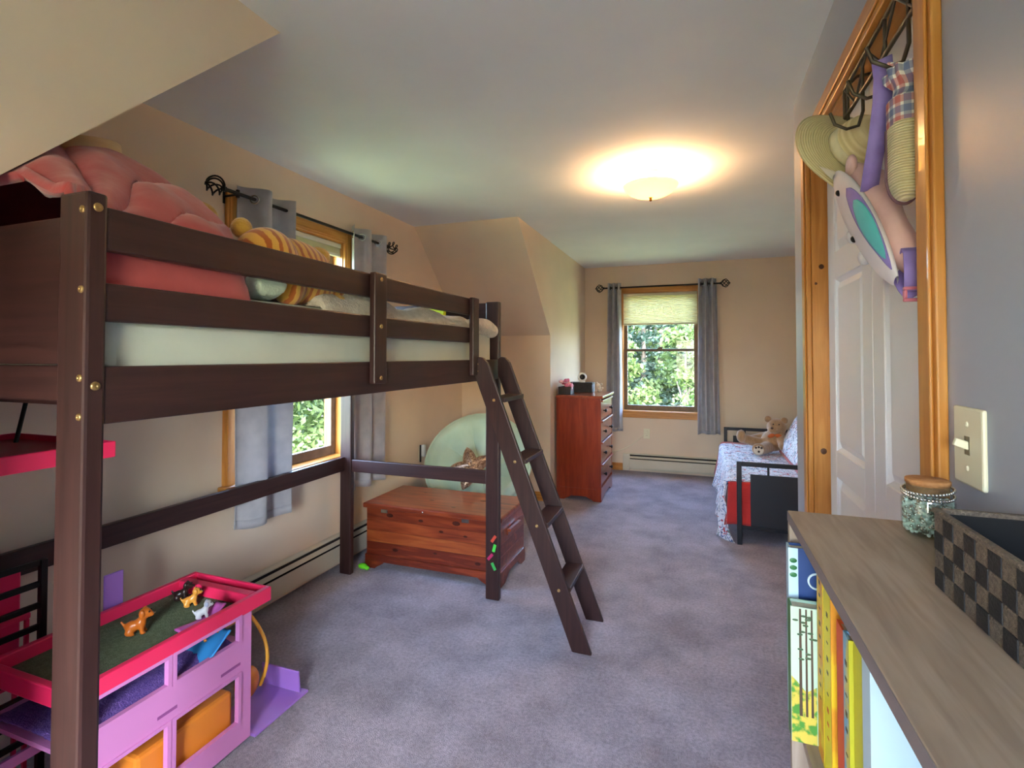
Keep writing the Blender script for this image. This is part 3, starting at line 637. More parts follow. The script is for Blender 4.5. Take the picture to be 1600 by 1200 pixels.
for z0, z1 in zz:
    dw = MB().box(d1 - .35, d1 - .002, e0 + .024, e1 - .024, z0 + .004, z1 - .014).build('drawer', M_drh, dz, bev=.002)
    MB().box(d1 - .02, d1 + .014, e0 + .0205, e1 - .0205, z1 - .012, z1 + .004).build('drawer_lip', M_drh, dw, bev=.004)
    for y in (e0 + .15, e1 - .15):
        MB().lathe([(.007, 0), (.006, .012), (.015, .018), (.017, .024), (.012, .031), (0, .033)], (d1 - .002, y, (z0 + z1) / 2 - .01), 14, rot_to((1, 0, 0))).build('knob', M_black, dw)
# things on the dresser
t = thing('small_black_box', 'small open black box of pink bows on the dresser top', 'box', (-1.19, 4.84, .97))
mb = MB()
for a in ((-1.255, -1.135, 4.765, 4.775), (-1.255, -1.135, 4.885, 4.895), (-1.255, -1.245, 4.775, 4.885), (-1.145, -1.135, 4.775, 4.885)): mb.box(*a, .971, 1.045)
mb.box(-1.245, -1.145, 4.775, 4.885, .971, .978); mb.build('box_body', mat('box_black', (30, 27, 30), .6), t, bev=.002)
M_pk = [mat('bow_pink', (236, 130, 160), .7), mat('bow_peach', (238, 170, 160), .7), mat('bow_magenta', (210, 60, 110), .6), mat('bow_blush', (244, 196, 206), .7)]
for i in range(5):
    bx, by = -1.195 + .028 * math.cos(i * 1.3), 4.83 + .028 * math.sin(i * 1.3); bz = 1.056 + .012 * i
    t2 = thing('hair_bow', ('pink', 'peach', 'magenta', 'blush', 'topmost pink')[i] + ' fabric hair bow in the small black box', 'hair bow', (bx, by, bz), 'hair bows in the small black box')
    Rz = Matrix.Rotation(i * 1.1, 3, 'Z') @ Matrix.Rotation(.4 * math.sin(i), 3, 'X')
    for sg in (-1, 1): MB().ell(Vector((bx, by, bz)) + Rz @ Vector((sg * .022, 0, 0)), (.024, .016, .019), Rz, 10, 8).build('loop', M_pk[i % 4], t2)
    MB().ell((bx, by, bz), (.006, .009, .008), Rz, 8, 6).build('knot', M_pk[(i + 1) % 4], t2)
t = thing('diamond_tag', 'pink and white diamond tag leaning on the small black box', 'tag', (-1.127, 4.80, .985))
for s_, m_, off in ((.034, M_pk[2], 0), (.022, mat('tag_white', (240, 238, 240), .6), .0015), (.010, M_pk[2], .003)):
    MB().prism([(-1.127 + off, 4.79, 1.05 - s_ * 1.25), (-1.127 + off, 4.79 + s_ * .8, 1.05), (-1.127 + off, 4.79, 1.05 + s_ * 1.25), (-1.127 + off, 4.79 - s_ * .8, 1.05)], (.0015, 0, 0)).build('layer', m_, t)
t = thing('black_storage_box', 'long black box with a grey end on the dresser top', 'box', (-1.12, 5.17, .97))
MB().box(-1.235, -1.0, 5.11, 5.25, .971, 1.06).build('box_body', mat('box_black2', (38, 34, 38), .6, (26, 24, 28), 40), t, bev=.003)
MB().box(-1.240, -.995, 5.105, 5.255, 1.052, 1.07).build('box_lid', mat('box_black', (30, 27, 30), .6), t, bev=.002)
MB().box(-1.0, -.9975, 5.115, 5.245, .975, 1.05).build('end_panel', mat('box_grey', (128, 136, 150), .6, (96, 104, 120), 50), t)
t = thing('white_monitor', 'round white camera with a dark face on the black storage box', 'camera', (-1.13, 5.18, 1.07))
Rm = rot_to((.35, -.9, .1)); mc = Vector((-1.115, 5.18, 1.122))
MB().lathe([(0, -.02), (.035, -.018), (.045, -.006), (.046, .01), (.038, .018), (.028, .02)], mc, 28, Rm).build('ring_body', mat('monitor_white', (236, 234, 230), .35), t)
MB().lathe([(.031, .017), (.026, .0215), (0, .023)], mc, 24, Rm).build('face', mat('monitor_face', (22, 20, 22), .2), t)
MB().lathe([(0, 0), (.03, 0), (.03, .008), (.012, .014), (.01, .03), (0, .03)], (-1.115, 5.185, 1.070), 20).build('stand', mat('monitor_white', (236, 234, 230), .35), t)
t = thing('white_figurine', 'small cream figurine behind the black box on the dresser', 'figurine', (-.945, 5.24, .97))
mb = MB(); mb.ell((-.945, 5.24, .995), (.025, .022, .026)); mb.ell((-.955, 5.24, 1.035), (.022, .02, .024)); mb.ell((-.925, 5.235, 1.05), (.014, .012, .014)); mb.ell((-.972, 5.24, 1.062), (.010, .008, .014)); mb.ell((-.915, 5.23, 1.012), (.014, .01, .01)); mb.build('body', mat('figurine', (226, 214, 198), .5), t, remesh=.005)
MB().ell((-.93, 5.222, 1.052), (.003, .003, .003), nu=8, nv=6).build('eye', M_black, t)

# ---------------------------------------------------------------- daybed
M_dbm = mat('daybed_metal', (40, 40, 46), .42, metal=.3)
M_panel = mat('daybed_panel', (34, 36, 44), .55)
db = thing('daybed', 'black metal daybed frame with solid end panels in the alcove', 'daybed', (.69, 4.95, 0))
for y in (3.99, 5.87):
    for x in (.272, 1.15): MB().box(x - .016, x + .016, y, y + .032, 0, .585).build('post', M_dbm, db, bev=.003)
    MB().box(.288, 1.134, y + .003, y + .029, .555, .585).build('end_bar', M_dbm, db, bev=.003)
    MB().box(.288, 1.134, y + .006, y + .026, .11, .135).build('end_bar', M_dbm, db, bev=.003)
    MB().box(.345, 1.075, y + .008, y + .024, .135, .50).build('end_panel', M_panel, db, bev=.003)
    for x in (.46, .96): MB().box(x - .007, x + .007, y + .009, y + .023, .50, .555).build('spindle', M_dbm, db)
MB().box(1.128, 1.156, 4.022, 5.87, .50, .53).build('back_bar', M_dbm, db, bev=.003)
MB().box(.285, .31, 4.022, 5.87, .16, .20).build('seat_rail', M_dbm, db, bev=.003)
MB().box(1.10, 1.125, 4.022, 5.87, .16, .20).build('seat_rail', M_dbm, db, bev=.003)
for k in range(8): MB().box(.31, 1.10, 4.12 + k * .23, 4.17 + k * .23, .185, .197).build('slat', M_dbm, db)
single(MB().box(.235, 1.10, 4.035, 5.855, .2005, .42), 'daybed_mattress', mat('mattress_red', (150, 40, 40), .8), 'mattress under the quilt on the daybed', 'mattress', bev=.04, org=(.67, 4.95, .2))
def quiltmat():
    m, nt, b, N, Lk = nodes_of('quilt_print'); tc = N.new('ShaderNodeTexCoord')
    base = None
    prev = N.new('ShaderNodeRGB'); prev.outputs[0].default_value = lin((224, 222, 232)); cur = prev.outputs[0]
    for i, (c, sc_, th) in enumerate((((74, 96, 150), 17, .035), ((190, 60, 66), 13, .030), ((92, 120, 120), 21, .028), ((60, 70, 110), 30, .03))):
        nz = N.new('ShaderNodeTexNoise'); nz.inputs['Scale'].default_value = sc_; nz.inputs['Detail'].default_value = 1.5; nz.noise_dimensions = '4D'; nz.inputs['W'].default_value = i * 7.3
        sb = N.new('ShaderNodeMath'); sb.operation = 'SUBTRACT'; sb.inputs[1].default_value = .5; ab = N.new('ShaderNodeMath'); ab.operation = 'ABSOLUTE'
        lt = N.new('ShaderNodeMath'); lt.operation = 'LESS_THAN'; lt.inputs[1].default_value = th * .6
        v = N.new('ShaderNodeTexNoise'); v.inputs['Scale'].default_value = sc_ * .8; v.noise_dimensions = '4D'; v.inputs['W'].default_value = 31 + i; gt = N.new('ShaderNodeMath'); gt.operation = 'GREATER_THAN'; gt.inputs[1].default_value = .5
        mu = N.new('ShaderNodeMath'); mu.operation = 'MULTIPLY'; mx = N.new('ShaderNodeMix'); mx.data_type = 'RGBA'; mx.inputs[7].default_value = lin(c)
        for q in (nz, v): Lk.new(tc.outputs['Object'], q.inputs['Vector'])
        Lk.new(nz.outputs['Fac'], sb.inputs[0]); Lk.new(sb.outputs[0], ab.inputs[0]); Lk.new(ab.outputs[0], lt.inputs[0]); Lk.new(v.outputs['Fac'], gt.inputs[0])
        Lk.new(lt.outputs[0], mu.inputs[0]); Lk.new(gt.outputs[0], mu.inputs[1]); Lk.new(mu.outputs[0], mx.inputs[0]); Lk.new(cur, mx.inputs[6]); cur = mx.outputs[2]
    Lk.new(cur, b.inputs['Base Color']); b.inputs['Roughness'].default_value = .85; b.inputs['Sheen Weight'].default_value = .2
    add_bump(nt, b, 18, .4, .012); return m
M_quilt = quiltmat()
M_redb = mat('blanket_red', (196, 44, 40), .85, (172, 34, 34), 6, .2, 60, sheen=.4)
def drape(x_in, x_out, ztop, zbot, y0, y1, seed, flare=.04, hemvar=.02):
    """cloth over the front edge: q 0 = back on top, 1 = hem"""
    def f(s_, q):
        y = y0 + (y1 - y0) * s_; hang = ztop - zbot; top = x_in - x_out; tot = top + hang; d = q * tot
        wob = .012 * math.sin(y * 9 + seed) + .010 * math.sin(y * 23 + seed * 2)
        if d < top - .03: x = x_in - d; z = ztop + .008 * fbm((x * 3, y * 3, seed), 1.5)
        else:
            e = d - top + .03; a = min(1, e / .07); x = x_out + .03 * (1 - math.sin(a * math.pi / 2)); z = ztop - .035 * (1 - math.cos(a * math.pi / 2)) - max(0, e - .07)
            dn = max(0, e - .07) / max(hang, .01); x += -flare * dn + wob * dn * 1.6; z += hemvar * dn * math.sin(y * 5 + seed)
        return (x, y, z)
    return f
rb = thing('red_blanket', 'red blanket under the patterned quilt hanging over the daybed edge', 'blanket', (.2, 4.9, .43))
MB().grid(drape(1.0, .218, .432, .10, 4.03, 5.856, 1.0, .05), 70, 34).build('spread', M_redb, rb, solid=.006)
def endfall(s_, q):
    x = .20 + .23 * s_; z = .434 - .30 * q; return (x - .015 * q, 4.026 - .012 * q - .008 * math.sin(x * 40) * q - .002, z)
MB().grid(endfall, 20, 14).build('end_fall', M_redb, rb, solid=.006)
qt = thing('patterned_quilt', 'white quilt with blue and red sprigs spread over the daybed', 'quilt', (.2, 4.9, .45))
MB().grid(drape(1.0, .200, .448, .10, 4.12, 5.62, 2.0, .055, .03), 90, 40).build('spread', M_quilt, qt, solid=.008)
def corner(s_, q):
    y = 4.12 - .09 * s_; z = .40 - .385 * q * (1 - .0 * s_) - .02 * s_
    x = .165 - .045 * q + .02 * s_ + .10 * s_ * q * q + .008 * math.sin(q * 9 + s_ * 4)
    return (x, y - .015 * q * s_, z)
MB().grid(corner, 14, 24).build('hanging_corner', M_quilt, qt, solid=.008)
def wrapc(s_, q): return (.975 - .80 * s_ + .0, 4.12 - .085 * q, .448 - .004 * q - (.03 * max(0, (s_ - .93) / .07)) + .006 * math.sin(s_ * 20))
MB().grid(wrapc, 30, 6).build('near_edge', M_quilt, qt, solid=.008)
bc = thing('back_cushion', 'long quilted back cushion with red edge leaning on the daybed', 'cushion', (.92, 4.95, .45))
Rq = Matrix.Rotation(math.radians(64), 3, 'Y')
def cush(sg):
    def f(s_, q):
        u, v = s_ * 2 - 1, q * 2 - 1; e = (max(0, (1 - u ** 6) * (1 - v ** 4))) ** .5
        return Vector((.83, 4.72, .66)) + Matrix.Rotation(math.radians(-62), 3, 'Y') @ Vector((v * .23, u * .60, sg * .075 * e + .006 * fbm((u * 6, v * 2, 1), 1.5)))
    return f
g = MB().grid(cush(1), 60, 20); g2 = MB().grid(cush(-1), 60, 20); g.add(g2.v, [f[::-1] for f in g2.f], True); g.build('cover', M_quilt, bc)
Ry = Matrix.Rotation(math.radians(-62), 3, 'Y'); pts = []
for k in range(48):
    q = k / 12; i = int(q); f = q - i; a4 = ((-1, -1), (1, -1), (1, 1), (-1, 1), (-1, -1)); u = a4[i][0] * (1 - f) + a4[i + 1][0] * f; v = a4[i][1] * (1 - f) + a4[i + 1][1] * f
    pts.append(Vector((.83, 4.72, .66)) + Ry @ Vector((.228 * v, .598 * u, .004)))
MB().tube(pts, .021, 8, True).build('red_edge', M_redb, bc)

# teddy bear
M_ted = mat('teddy_fur', (172, 132, 94), .95, (154, 116, 80), 40, .6, 150, dist=.008, sheen=.6)
M_tedp = mat('teddy_pad', (214, 196, 172), .9, sheen=.4)
M_tedd = mat('teddy_dark', (70, 46, 36), .6)
td = thing('teddy_bear', 'tan plush teddy bear reclining on the daybed quilt', 'teddy bear', (.62, 5.22, .46))
mb = MB(); mb.ell((.675, 5.24, .69), (.085, .08, .078)); mb.ell((.645, 5.19, .672), (.05, .045, .04)); mb.ell((.66, 5.27, .565), (.12, .10, .10), Matrix.Rotation(-.5, 3, 'Y'))
for p, q, r0, r1 in (((.56, 5.24, .53), (.385, 5.19, .58), .05, .045), ((.60, 5.20, .51), (.505, 5.03, .505), .055, .05), ((.70, 5.19, .60), (.70, 5.08, .54), .038, .036), ((.60, 5.33, .60), (.49, 5.36, .56), .036, .034)):
    p, q = Vector(p), Vector(q)
    for k in range(6): mb.ell(p.lerp(q, k / 5), r0 + (r1 - r0) * k / 5, nu=12, nv=8)
mb.ell((.372, 5.17, .60), (.042, .045, .062)); mb.ell((.50, 5.005, .515), (.058, .035, .056))
mb.build('body', M_ted, td, remesh=.010)
for c in ((.605, 5.25, .758), (.735, 5.22, .752)): MB().ell(c, (.03, .018, .03)).build('ear', M_ted, td)
MB().ell((.626, 5.152, .688), (.013, .010, .010), nu=12, nv=8).build('nose', M_tedd, td)
for c in ((.638, 5.168, .722), (.684, 5.160, .722)): MB().ell(c, (.006, .006, .006), nu=10, nv=6).build('eye', M_black, td)
MB().ell((.497, 4.972, .512), (.042, .010, .040)).build('paw_pad', M_tedp, td)
for c in ((.475, 4.964, .535), (.497, 4.962, .541), (.519, 4.964, .535), (.497, 4.962, .502)): MB().ell(c, (.010, .004, .010), nu=10, nv=6).build('paw_mark', M_tedd, td)
M_bow = mat('teddy_bow', (190, 92, 40), .7)
for sg in (-1, 1): MB().ell((.65 + sg * .03, 5.165, .618), (.032, .016, .018), Matrix.Rotation(sg * .3, 3, 'Y')).build('bow', M_bow, td)

# ---------------------------------------------------------------- things hanging on the closet door
M_wire = mat('wire_bronze', (88, 80, 68), .4, metal=.7)
rk = thing('hook_rack', 'bronze wire over-door hook rack at the top of the closet door', 'hook rack', (.37, 1.36, 2.0))
mb = MB()
for z in (1.99, 2.07): mb.tube([(.385, 1.14, z), (.385, 1.62, z)], .005, 8)
for y in (1.14, 1.62): mb.tube([(.385, y, 1.99), (.385, y, 2.07)], .005, 8)
for k in range(6):
    y = 1.14 + k * .096; sgn = 1 if k % 2 == 0 else -1
    if k < 5: mb.tube([(.385, y, 1.99 if sgn > 0 else 2.07), (.385, y + .096, 2.07 if sgn > 0 else 1.99)], .003, 6)
mb.build('lattice', M_wire, rk)
for y in (1.17, 1.30, 1.46, 1.59): 
    MB().tube([(.385, y, 2.07), (.385, y, 1.94), (.375, y, 1.905), (.35, y, 1.90), (.325, y, 1.915), (.315, y, 1.945)], .004, 8).build('hook', M_wire, rk)
for y in (1.20, 1.56):
    MB().tube([(.385, y, 2.06), (.40, y, 2.074), (.447, y, 2.077), (.482, y, 2.077), (.482, y, 2.05)], .004, 6).build('door_bracket', M_wire, rk)

# straw hat
def strawmat(name, c1, c2, freq):
    m, nt, b, N, Lk = nodes_of(name); tc = N.new('ShaderNodeTexCoord'); w = N.new('ShaderNodeTexWave'); w.wave_type = 'RINGS'; w.rings_direction = 'SPHERICAL'; w.inputs['Scale'].default_value = freq; w.inputs['Distortion'].default_value = .6
    cr = N.new('ShaderNodeValToRGB'); cr.color_ramp.elements[0].color = lin(c1); cr.color_ramp.elements[1].color = lin(c2)
    Lk.new(tc.outputs['Object'], w.inputs['Vector']); Lk.new(w.outputs['Fac'], cr.inputs[0]); Lk.new(cr.outputs[0], b.inputs['Base Color']); b.inputs['Roughness'].default_value = .8
    bp = N.new('ShaderNodeBump'); bp.inputs['Strength'].default_value = .5; bp.inputs['Distance'].default_value = .002; Lk.new(w.outputs['Fac'], bp.inputs['Height']); Lk.new(bp.outputs[0], b.inputs['Normal']); return m
M_straw = strawmat('straw_hat', (212, 194, 142), (232, 218, 174), 55)
M_band = mat('hat_band', (224, 216, 184), .8, (214, 204, 170), 40)
hc = Vector((.386, 1.56, 1.88)); hat = thing('straw_hat', 'wide-brimmed pale straw sun hat hanging on the closet door', 'hat', hc)
hax = Vector((.46, -.80, .30)).normalized(); Rh = hax.to_track_quat('Z', 'Y').to_matrix()
def brim(s_, q):
    an = s_ * 2 * math.pi; r_ = .066 + .082 * q; wz = -.02 * q * q + .020 * q * math.sin(2 * an + .6) + .010 * q * math.sin(3 * an + 1)
    p = hc + Rh @ Vector((r_ * math.cos(an), r_ * math.sin(an), wz))
    if p.x > .425: p.z += (p.x - .425) * .5; p.y += (p.x - .425) * .4; p.x = .425
    return p
MB().grid(brim, 72, 12).build('brim', M_straw, hat, solid=.004)
def crown(s_, q):
    pr = ((.067, -.004), (.066, .02), (.063, .045), (.056, .064), (.042, .077), (.02, .083), (.0005, .084)); k = q * 6; i = min(5, int(k)); f = k - i
    r_, z = pr[i][0] * (1 - f) + pr[i + 1][0] * f, pr[i][1] * (1 - f) + pr[i + 1][1] * f; an = s_ * 2 * math.pi; p = hc + Rh @ Vector((r_ * math.cos(an), r_ * math.sin(an), z)); p.x = min(p.x, .428); return p
MB().grid(crown, 40, 18).build('crown', M_straw, hat, solid=.003)
def bandf(s_, q):
    an = s_ * 2 * math.pi; r_ = .0695 - .003 * q; p = hc + Rh @ Vector((r_ * math.cos(an), r_ * math.sin(an), .002 + .026 * q)); p.x = min(p.x, .429); return p
MB().grid(bandf, 40, 3).build('band', M_band, hat, solid=.002)
# straw bag with gingham top
def gingham():
    m, nt, b, N, Lk = nodes_of('gingham'); tc = N.new('ShaderNodeTexCoord'); sep = N.new('ShaderNodeSeparateXYZ'); Lk.new(tc.outputs['Object'], sep.inputs[0])
    def stripe(sock, sc_, ph, duty):
        a = N.new('ShaderNodeMath'); a.operation = 'MULTIPLY_ADD'; a.inputs[1].default_value = sc_; a.inputs[2].default_value = ph; Lk.new(sock, a.inputs[0])
        f = N.new('ShaderNodeMath'); f.operation = 'FRACT'; Lk.new(a.outputs[0], f.inputs[0]); l = N.new('ShaderNodeMath'); l.operation = 'LESS_THAN'; l.inputs[1].default_value = duty; Lk.new(f.outputs[0], l.inputs[0]); return l.outputs[0]
    xy = N.new('ShaderNodeMath'); xy.operation = 'SUBTRACT'; Lk.new(sep.outputs[0], xy.inputs[0]); Lk.new(sep.outputs[1], xy.inputs[1])
    base = N.new('ShaderNodeRGB'); base.outputs[0].default_value = lin((232, 230, 224)); cur = base.outputs[0]
    for sock, ph, c in ((xy.outputs[0], .0, (176, 48, 44)), (sep.outputs[2], .1, (176, 48, 44)), (xy.outputs[0], .5, (50, 80, 140)), (sep.outputs[2], .6, (50, 80, 140))):
        s_ = stripe(sock, 26, ph, .34); h = N.new('ShaderNodeMath'); h.operation = 'MULTIPLY'; h.inputs[1].default_value = .62; Lk.new(s_, h.inputs[0])
        mx = N.new('ShaderNodeMix'); mx.data_type = 'RGBA'; mx.inputs[7].default_value = lin(c); Lk.new(h.outputs[0], mx.inputs[0]); Lk.new(cur, mx.inputs[6]); cur = mx.outputs[2]
    Lk.new(cur, b.inputs['Base Color']); b.inputs['Roughness'].default_value = .8; return m
M_ging = gingham()
M_weave = banded('bag_weave', (216, 202, 150), (238, 228, 186), 62, 'Z', .5, .2, .8, .8, .2, .8, 6)
bc_ = Vector((.374, 1.160, 1.70)); bag = thing('straw_bag', 'woven straw bag with red and blue gingham top hanging on the closet door', 'bag', bc_)
def bagshape(z0, z1, rx, ry, rnd_bot, n=26, wob=0):
    def f(s_, q):
        an = s_ * 2 * math.pi; z = z0 + (z1 - z0) * q; e = 1.0
        if rnd_bot and q < .36: e = math.sqrt(max(0, 1 - ((.36 - q) / .36) ** 2.2))
        ca, sa = math.cos(an), math.sin(an); sx = math.copysign(abs(ca) ** .7, ca); sy = math.copysign(abs(sa) ** .7, sa)
        k = 1 + wob * math.sin(an * 9 + q * 3) * q
        return (bc_.x + rx * e * sx * k, bc_.y + ry * e * sy * k, z)
    return f
MB().grid(bagshape(1.632, 1.778, .027, .034, True), 48, 26).build('woven_body', M_weave, bag)
MB().grid(bagshape(1.775, 1.826, .0272, .033, False), 48, 6).build('gingham_band', M_ging, bag)
MB().grid(lambda s_, q: (lambda p: (bc_.x + (p[0] - bc_.x) * (1 - .45 * math.sin(math.pi * min(1, q * 1.4)) + .1 * q), bc_.y + (p[1] - bc_.y) * (1 - .45 * math.sin(math.pi * min(1, q * 1.4)) + .1 * q), p[2]))(bagshape(1.824, 1.885, .026, .032, False, wob=.14)(s_, q)), 72, 12).build('gathered_top', M_ging, bag)
M_strapb = mat('bag_edge', (110, 80, 92), .7)
ed = [(bc_.x - .027, bc_.y + .012, 1.775)]
for k in range(25):
    an = math.pi * k / 24; ed.append((bc_.x - .028 * math.cos(an), bc_.y + .012, 1.684 - .053 * math.sin(an)))
ed.append((bc_.x + .028, bc_.y + .012, 1.775))
MB().tube(ed, .003, 6).build('edge_binding', M_strapb, bag)
MB().tube([(bc_.x, bc_.y, 1.87), (.36, 1.165, 1.90), (.35, 1.17, 1.905)], .004, 6).build('cord', M_ging, bag)

# unicorn backpack
M_bpk = mat('backpack_pink', (228, 190, 188), .6, (220, 180, 178), 8, .1, 60, sheen=.2)
M_bpw = mat('backpack_white', (232, 226, 230), .55, (222, 216, 224), 8)
M_bpt = mat('backpack_teal', (90, 192, 198), .4, (84, 190, 196), 30)
M_bpv = mat('strap_violet', (150, 132, 206), .6, (138, 120, 194), 30)
bp = thing('unicorn_backpack', 'pink plush unicorn backpack with teal mane and violet straps on the closet door', 'backpack', (.33, 1.32, 1.62))
A_ = Vector((.322, 1.455, 1.785)); B_ = Vector((.362, 1.185, 1.488)); LEN = (B_ - A_).length
ax = (B_ - A_).normalized(); bd = Vector((1, 0, .1)); bd = (bd - ax * bd.dot(ax)).normalized(); th = ax.cross(bd).normalized()
if th.z > 0: th = -th
def P3(a, b, c): return A_ + ax * a + bd * b + th * c
def bodyf(s_, q):
    an = s_ * 2 * math.pi; sh = math.sin(math.pi * min(1, .03 + .94 * q) ** .85) ** .55
    return P3(LEN * (.02 + .95 * q), .036 + .036 * sh * math.cos(an) + .004 * math.sin(q * 14 + s_ * 9), -.006 + .060 * sh * math.sin(an))
MB().grid(bodyf, 40, 30).build('body', M_bpk, bp)
def facepad(s_, q, k=1.0):
    an = s_ * 2 * math.pi; sh = math.sin(math.pi * min(1, .02 + .96 * q) ** .9) ** .55
    return P3(LEN * q, .002 - .018 * k * sh * math.cos(an), .004 + .060 * k * sh * math.sin(an))
MB().grid(facepad, 36, 28).build('front_face', M_bpw, bp)
def patch(nm, m, s0, s1, q0, q1, k=1.04):
    def f(u, v):
        w = math.sin(math.pi * v) ** .5; sc_ = (s0 + s1) / 2 + (s1 - s0) / 2 * (2 * u - 1) * w; return facepad(sc_, q0 + (q1 - q0) * v, k)
    return MB().grid(f, 10, 18).build(nm, m, bp, solid=.004)
patch('violet_mane', M_bpv, -.22, -.04, .30, .96, 1.035)
patch('teal_mane', M_bpt, -.20, -.05, .44, .90, 1.08)
for s_, q in ((-.02, .20), (.10, .52)): MB().ell(facepad(s_, q, 1.02), (.006, .006, .010), rot_to(ax), 12, 8).build('eye', M_black, bp)
MB().lathe([(.010, 0), (.007, .03), (0, .07)], P3(.012, .0, -.004), 14, rot_to(-ax * .9 - bd * .3)).build('horn', mat('horn_cream', (236, 224, 206), .5), bp)
for q, c in ((.10, -.045), (.13, .045)): MB().ell(P3(LEN * q, .02, c), (.012, .02, .026), rot_to(th)).build('ear', M_bpk, bp)
MB().ell(P3(LEN * .30, .055, -.035), (.035, .022, .05), rot_to(ax), 16, 12).build('side_pocket', M_bpk, bp)
for q in (.42, .62): MB().ell(P3(LEN * q, .0, .062), (.014, .014, .018)).build('foot', mat('backpack_grey', (196, 196, 204), .6), bp)
def strap(pts, w, name='strap', m=None, tvec=(0, 1, 0), thick=.004):
    P = [Vector(p) for p in pts]; mb = MB(); tv = Vector(tvec).normalized(); vs_ = []
    for p in P: vs_ += [p - tv * w / 2, p + tv * w / 2]
    mb.add(vs_, [(2 * i, 2 * i + 1, 2 * i + 3, 2 * i + 2) for i in range(len(P) - 1)], True); return mb.build(name, m or M_bpv, bp, solid=thick)
strap([(.345, 1.185, 1.925), (.352, 1.20, 1.90), (.354, 1.215, 1.86), (.352, 1.24, 1.79), (.350, 1.27, 1.735), (.352, 1.30, 1.70)], .034, tvec=(.9, -.2, .25))
strap([(.392, 1.215, 1.53), (.390, 1.19, 1.548), (.388, 1.172, 1.538), (.386, 1.162, 1.505), (.385, 1.160, 1.462)], .034, tvec=(.96, 0, .05))
strap([(.372, 1.215, 1.505), (.376, 1.19, 1.475), (.380, 1.172, 1.458), (.384, 1.162, 1.452)], .024, tvec=(.7, .1, .5))
mb = MB()
M_buck = mat('buckle_rose', (206, 120, 140), .4)
for a in ((.366, .404, 1.464, 1.470), (.366, .404, 1.442, 1.448), (.366, .371, 1.448, 1.464), (.399, .404, 1.448, 1.464)): mb.box(a[0], a[1], 1.152, 1.164, a[2], a[3])
mb.build('buckle', M_buck, bp, bev=.002)

# ---------------------------------------------------------------- bookcase
M_bk = wood('bookcase_greybrown', (132, 114, 100), (164, 146, 130), (150, 132, 116), axis=1, scale=6, rough=.5, ratio=11, lo=.28, hi=.72)
M_bkv = wood('bookcase_greybrown_upright', (132, 114, 100), (164, 146, 130), (150, 132, 116), axis=2, scale=6, rough=.5, ratio=11, lo=.28, hi=.72)
M_edge = mat('bookcase_edge', (120, 110, 112), .55)
bk = thing('bookcase', 'low grey-brown wood-grain bookcase against the right wall', 'bookcase', (.265, .60, 0))
q0, q1, y0, y1, zt = .146, .386, .12, 1.012, 1.07
MB().box(q0, q1, y0, y1, zt - .018, zt).build('top', M_bk, bk, bev=.001)
MB().box(q0 - .0008, q0 + .001, y0, y1, zt - .017, zt - .001).build('edge_band', M_edge, bk)
for y in (y0, y1 - .016): MB().box(q0, q1, y, y + .016, 0, zt - .018).build('side_panel', M_bkv, bk, bev=.001)
MB().box(q1 - .006, q1, y0 + .016, y1 - .016, .05, zt - .018).build('back_panel', M_bkv, bk)
for z in (.045, .40, .735): MB().box(q0 + .004, q1 - .006, y0 + .016, y1 - .016, z, z + .016).build('shelf', M_bk, bk)
MB().box(q0 + .02, q0 + .034, y0 + .016, y1 - .016, 0, .045).build('kick_board', M_bkv, bk)
M_page = mat('pages', (232, 226, 204), .85, (222, 214, 190), 120, stretch=(1, 8, 1))
def printmat(name, c1, c2, sc_, st=(1, 1, 1)): return mat(name, c1, .45, c2, sc_, stretch=st, lo=.45, hi=.55)
def book(label, x0, x1, ya, yb, z0, z1, mc, spine=None, front=None):
    t = thing('book', label, 'book', ((x0 + x1) / 2, (ya + yb) / 2, z0), 'books on the upper shelf of the bookcase')
    c = .0028
    f = MB().box(x0, x1, ya, ya + c, z0, z1).build('front_cover', front or mc, t)
    MB().box(x0, x1, yb - c, yb, z0, z1).build('back_cover', mc, t); s_ = MB().box(x0, x0 + c, ya + c, yb - c, z0, z1).build('spine', spine or mc, t)
    MB().box(x0 + c, x1 - .004, ya + c, yb - c, z0 + .003, z1 - .004).build('page_block', M_page, t)
    return t, f, s_
zb = .7515
M_b = lambda n, c, r_=.45: mat('cover_' + n, c, r_)
b1, f1, s1 = book('light blue and navy bound book at the far end of the shelf', .137, .34, .945, .972, zb, 1.028, M_b('navy', (34, 62, 116)), spine=M_b('ice', (176, 204, 218)))
MB().box(.1365, .1505, .9438, .945, zb, 1.028).build('binding_strip', M_b('ice', (176, 204, 218)), b1)
for k in range(3): MB().ell((.1435, .9436, 1.008 - k * .0115), (.0055, .0006, .004), nu=12, nv=6).build('leaf_print', M_b('leaf', (44, 104, 60)), b1)
arc = [(.177 + .012 * math.cos(a), .9443, .978 + .012 * math.sin(a)) for a in [math.radians(60 + 240 * k / 20) for k in range(21)]]
MB().tube(arc, .0016, 6).build('letter_c', M_b('pale', (206, 224, 230)), b1)
b2, f2, s2 = book('picture book with tall pine trees on a pale green cover', .1315, .33, .895, .925, zb, .955, M_b('sage', (150, 176, 160)), front=M_b('palegreen', (176, 196, 176)), spine=M_b('greend', (70, 120, 60)))
for x, w in ((.1445, .0021), (.1525, .0016), (.1600, .0017)):
    MB().prism([(x - w, .8948, zb + .04), (x + w, .8948, zb + .04), (x + w * .7, .8948, .953), (x - w * .7, .8948, .953)], (0, -.0004, 0)).build('trunk_print', M_b('bark', (74, 58, 46)), b2)
rp = random.Random(3)
for k in range(18):
    xx = .1375 + rp.random() * .027; MB().ell((xx, .8944, .875 + rp.random() * .072), (.0042, .0005, .0018), nu=8, nv=4).build('needle_print', M_b('pine', (62, 84, 58)), b2)
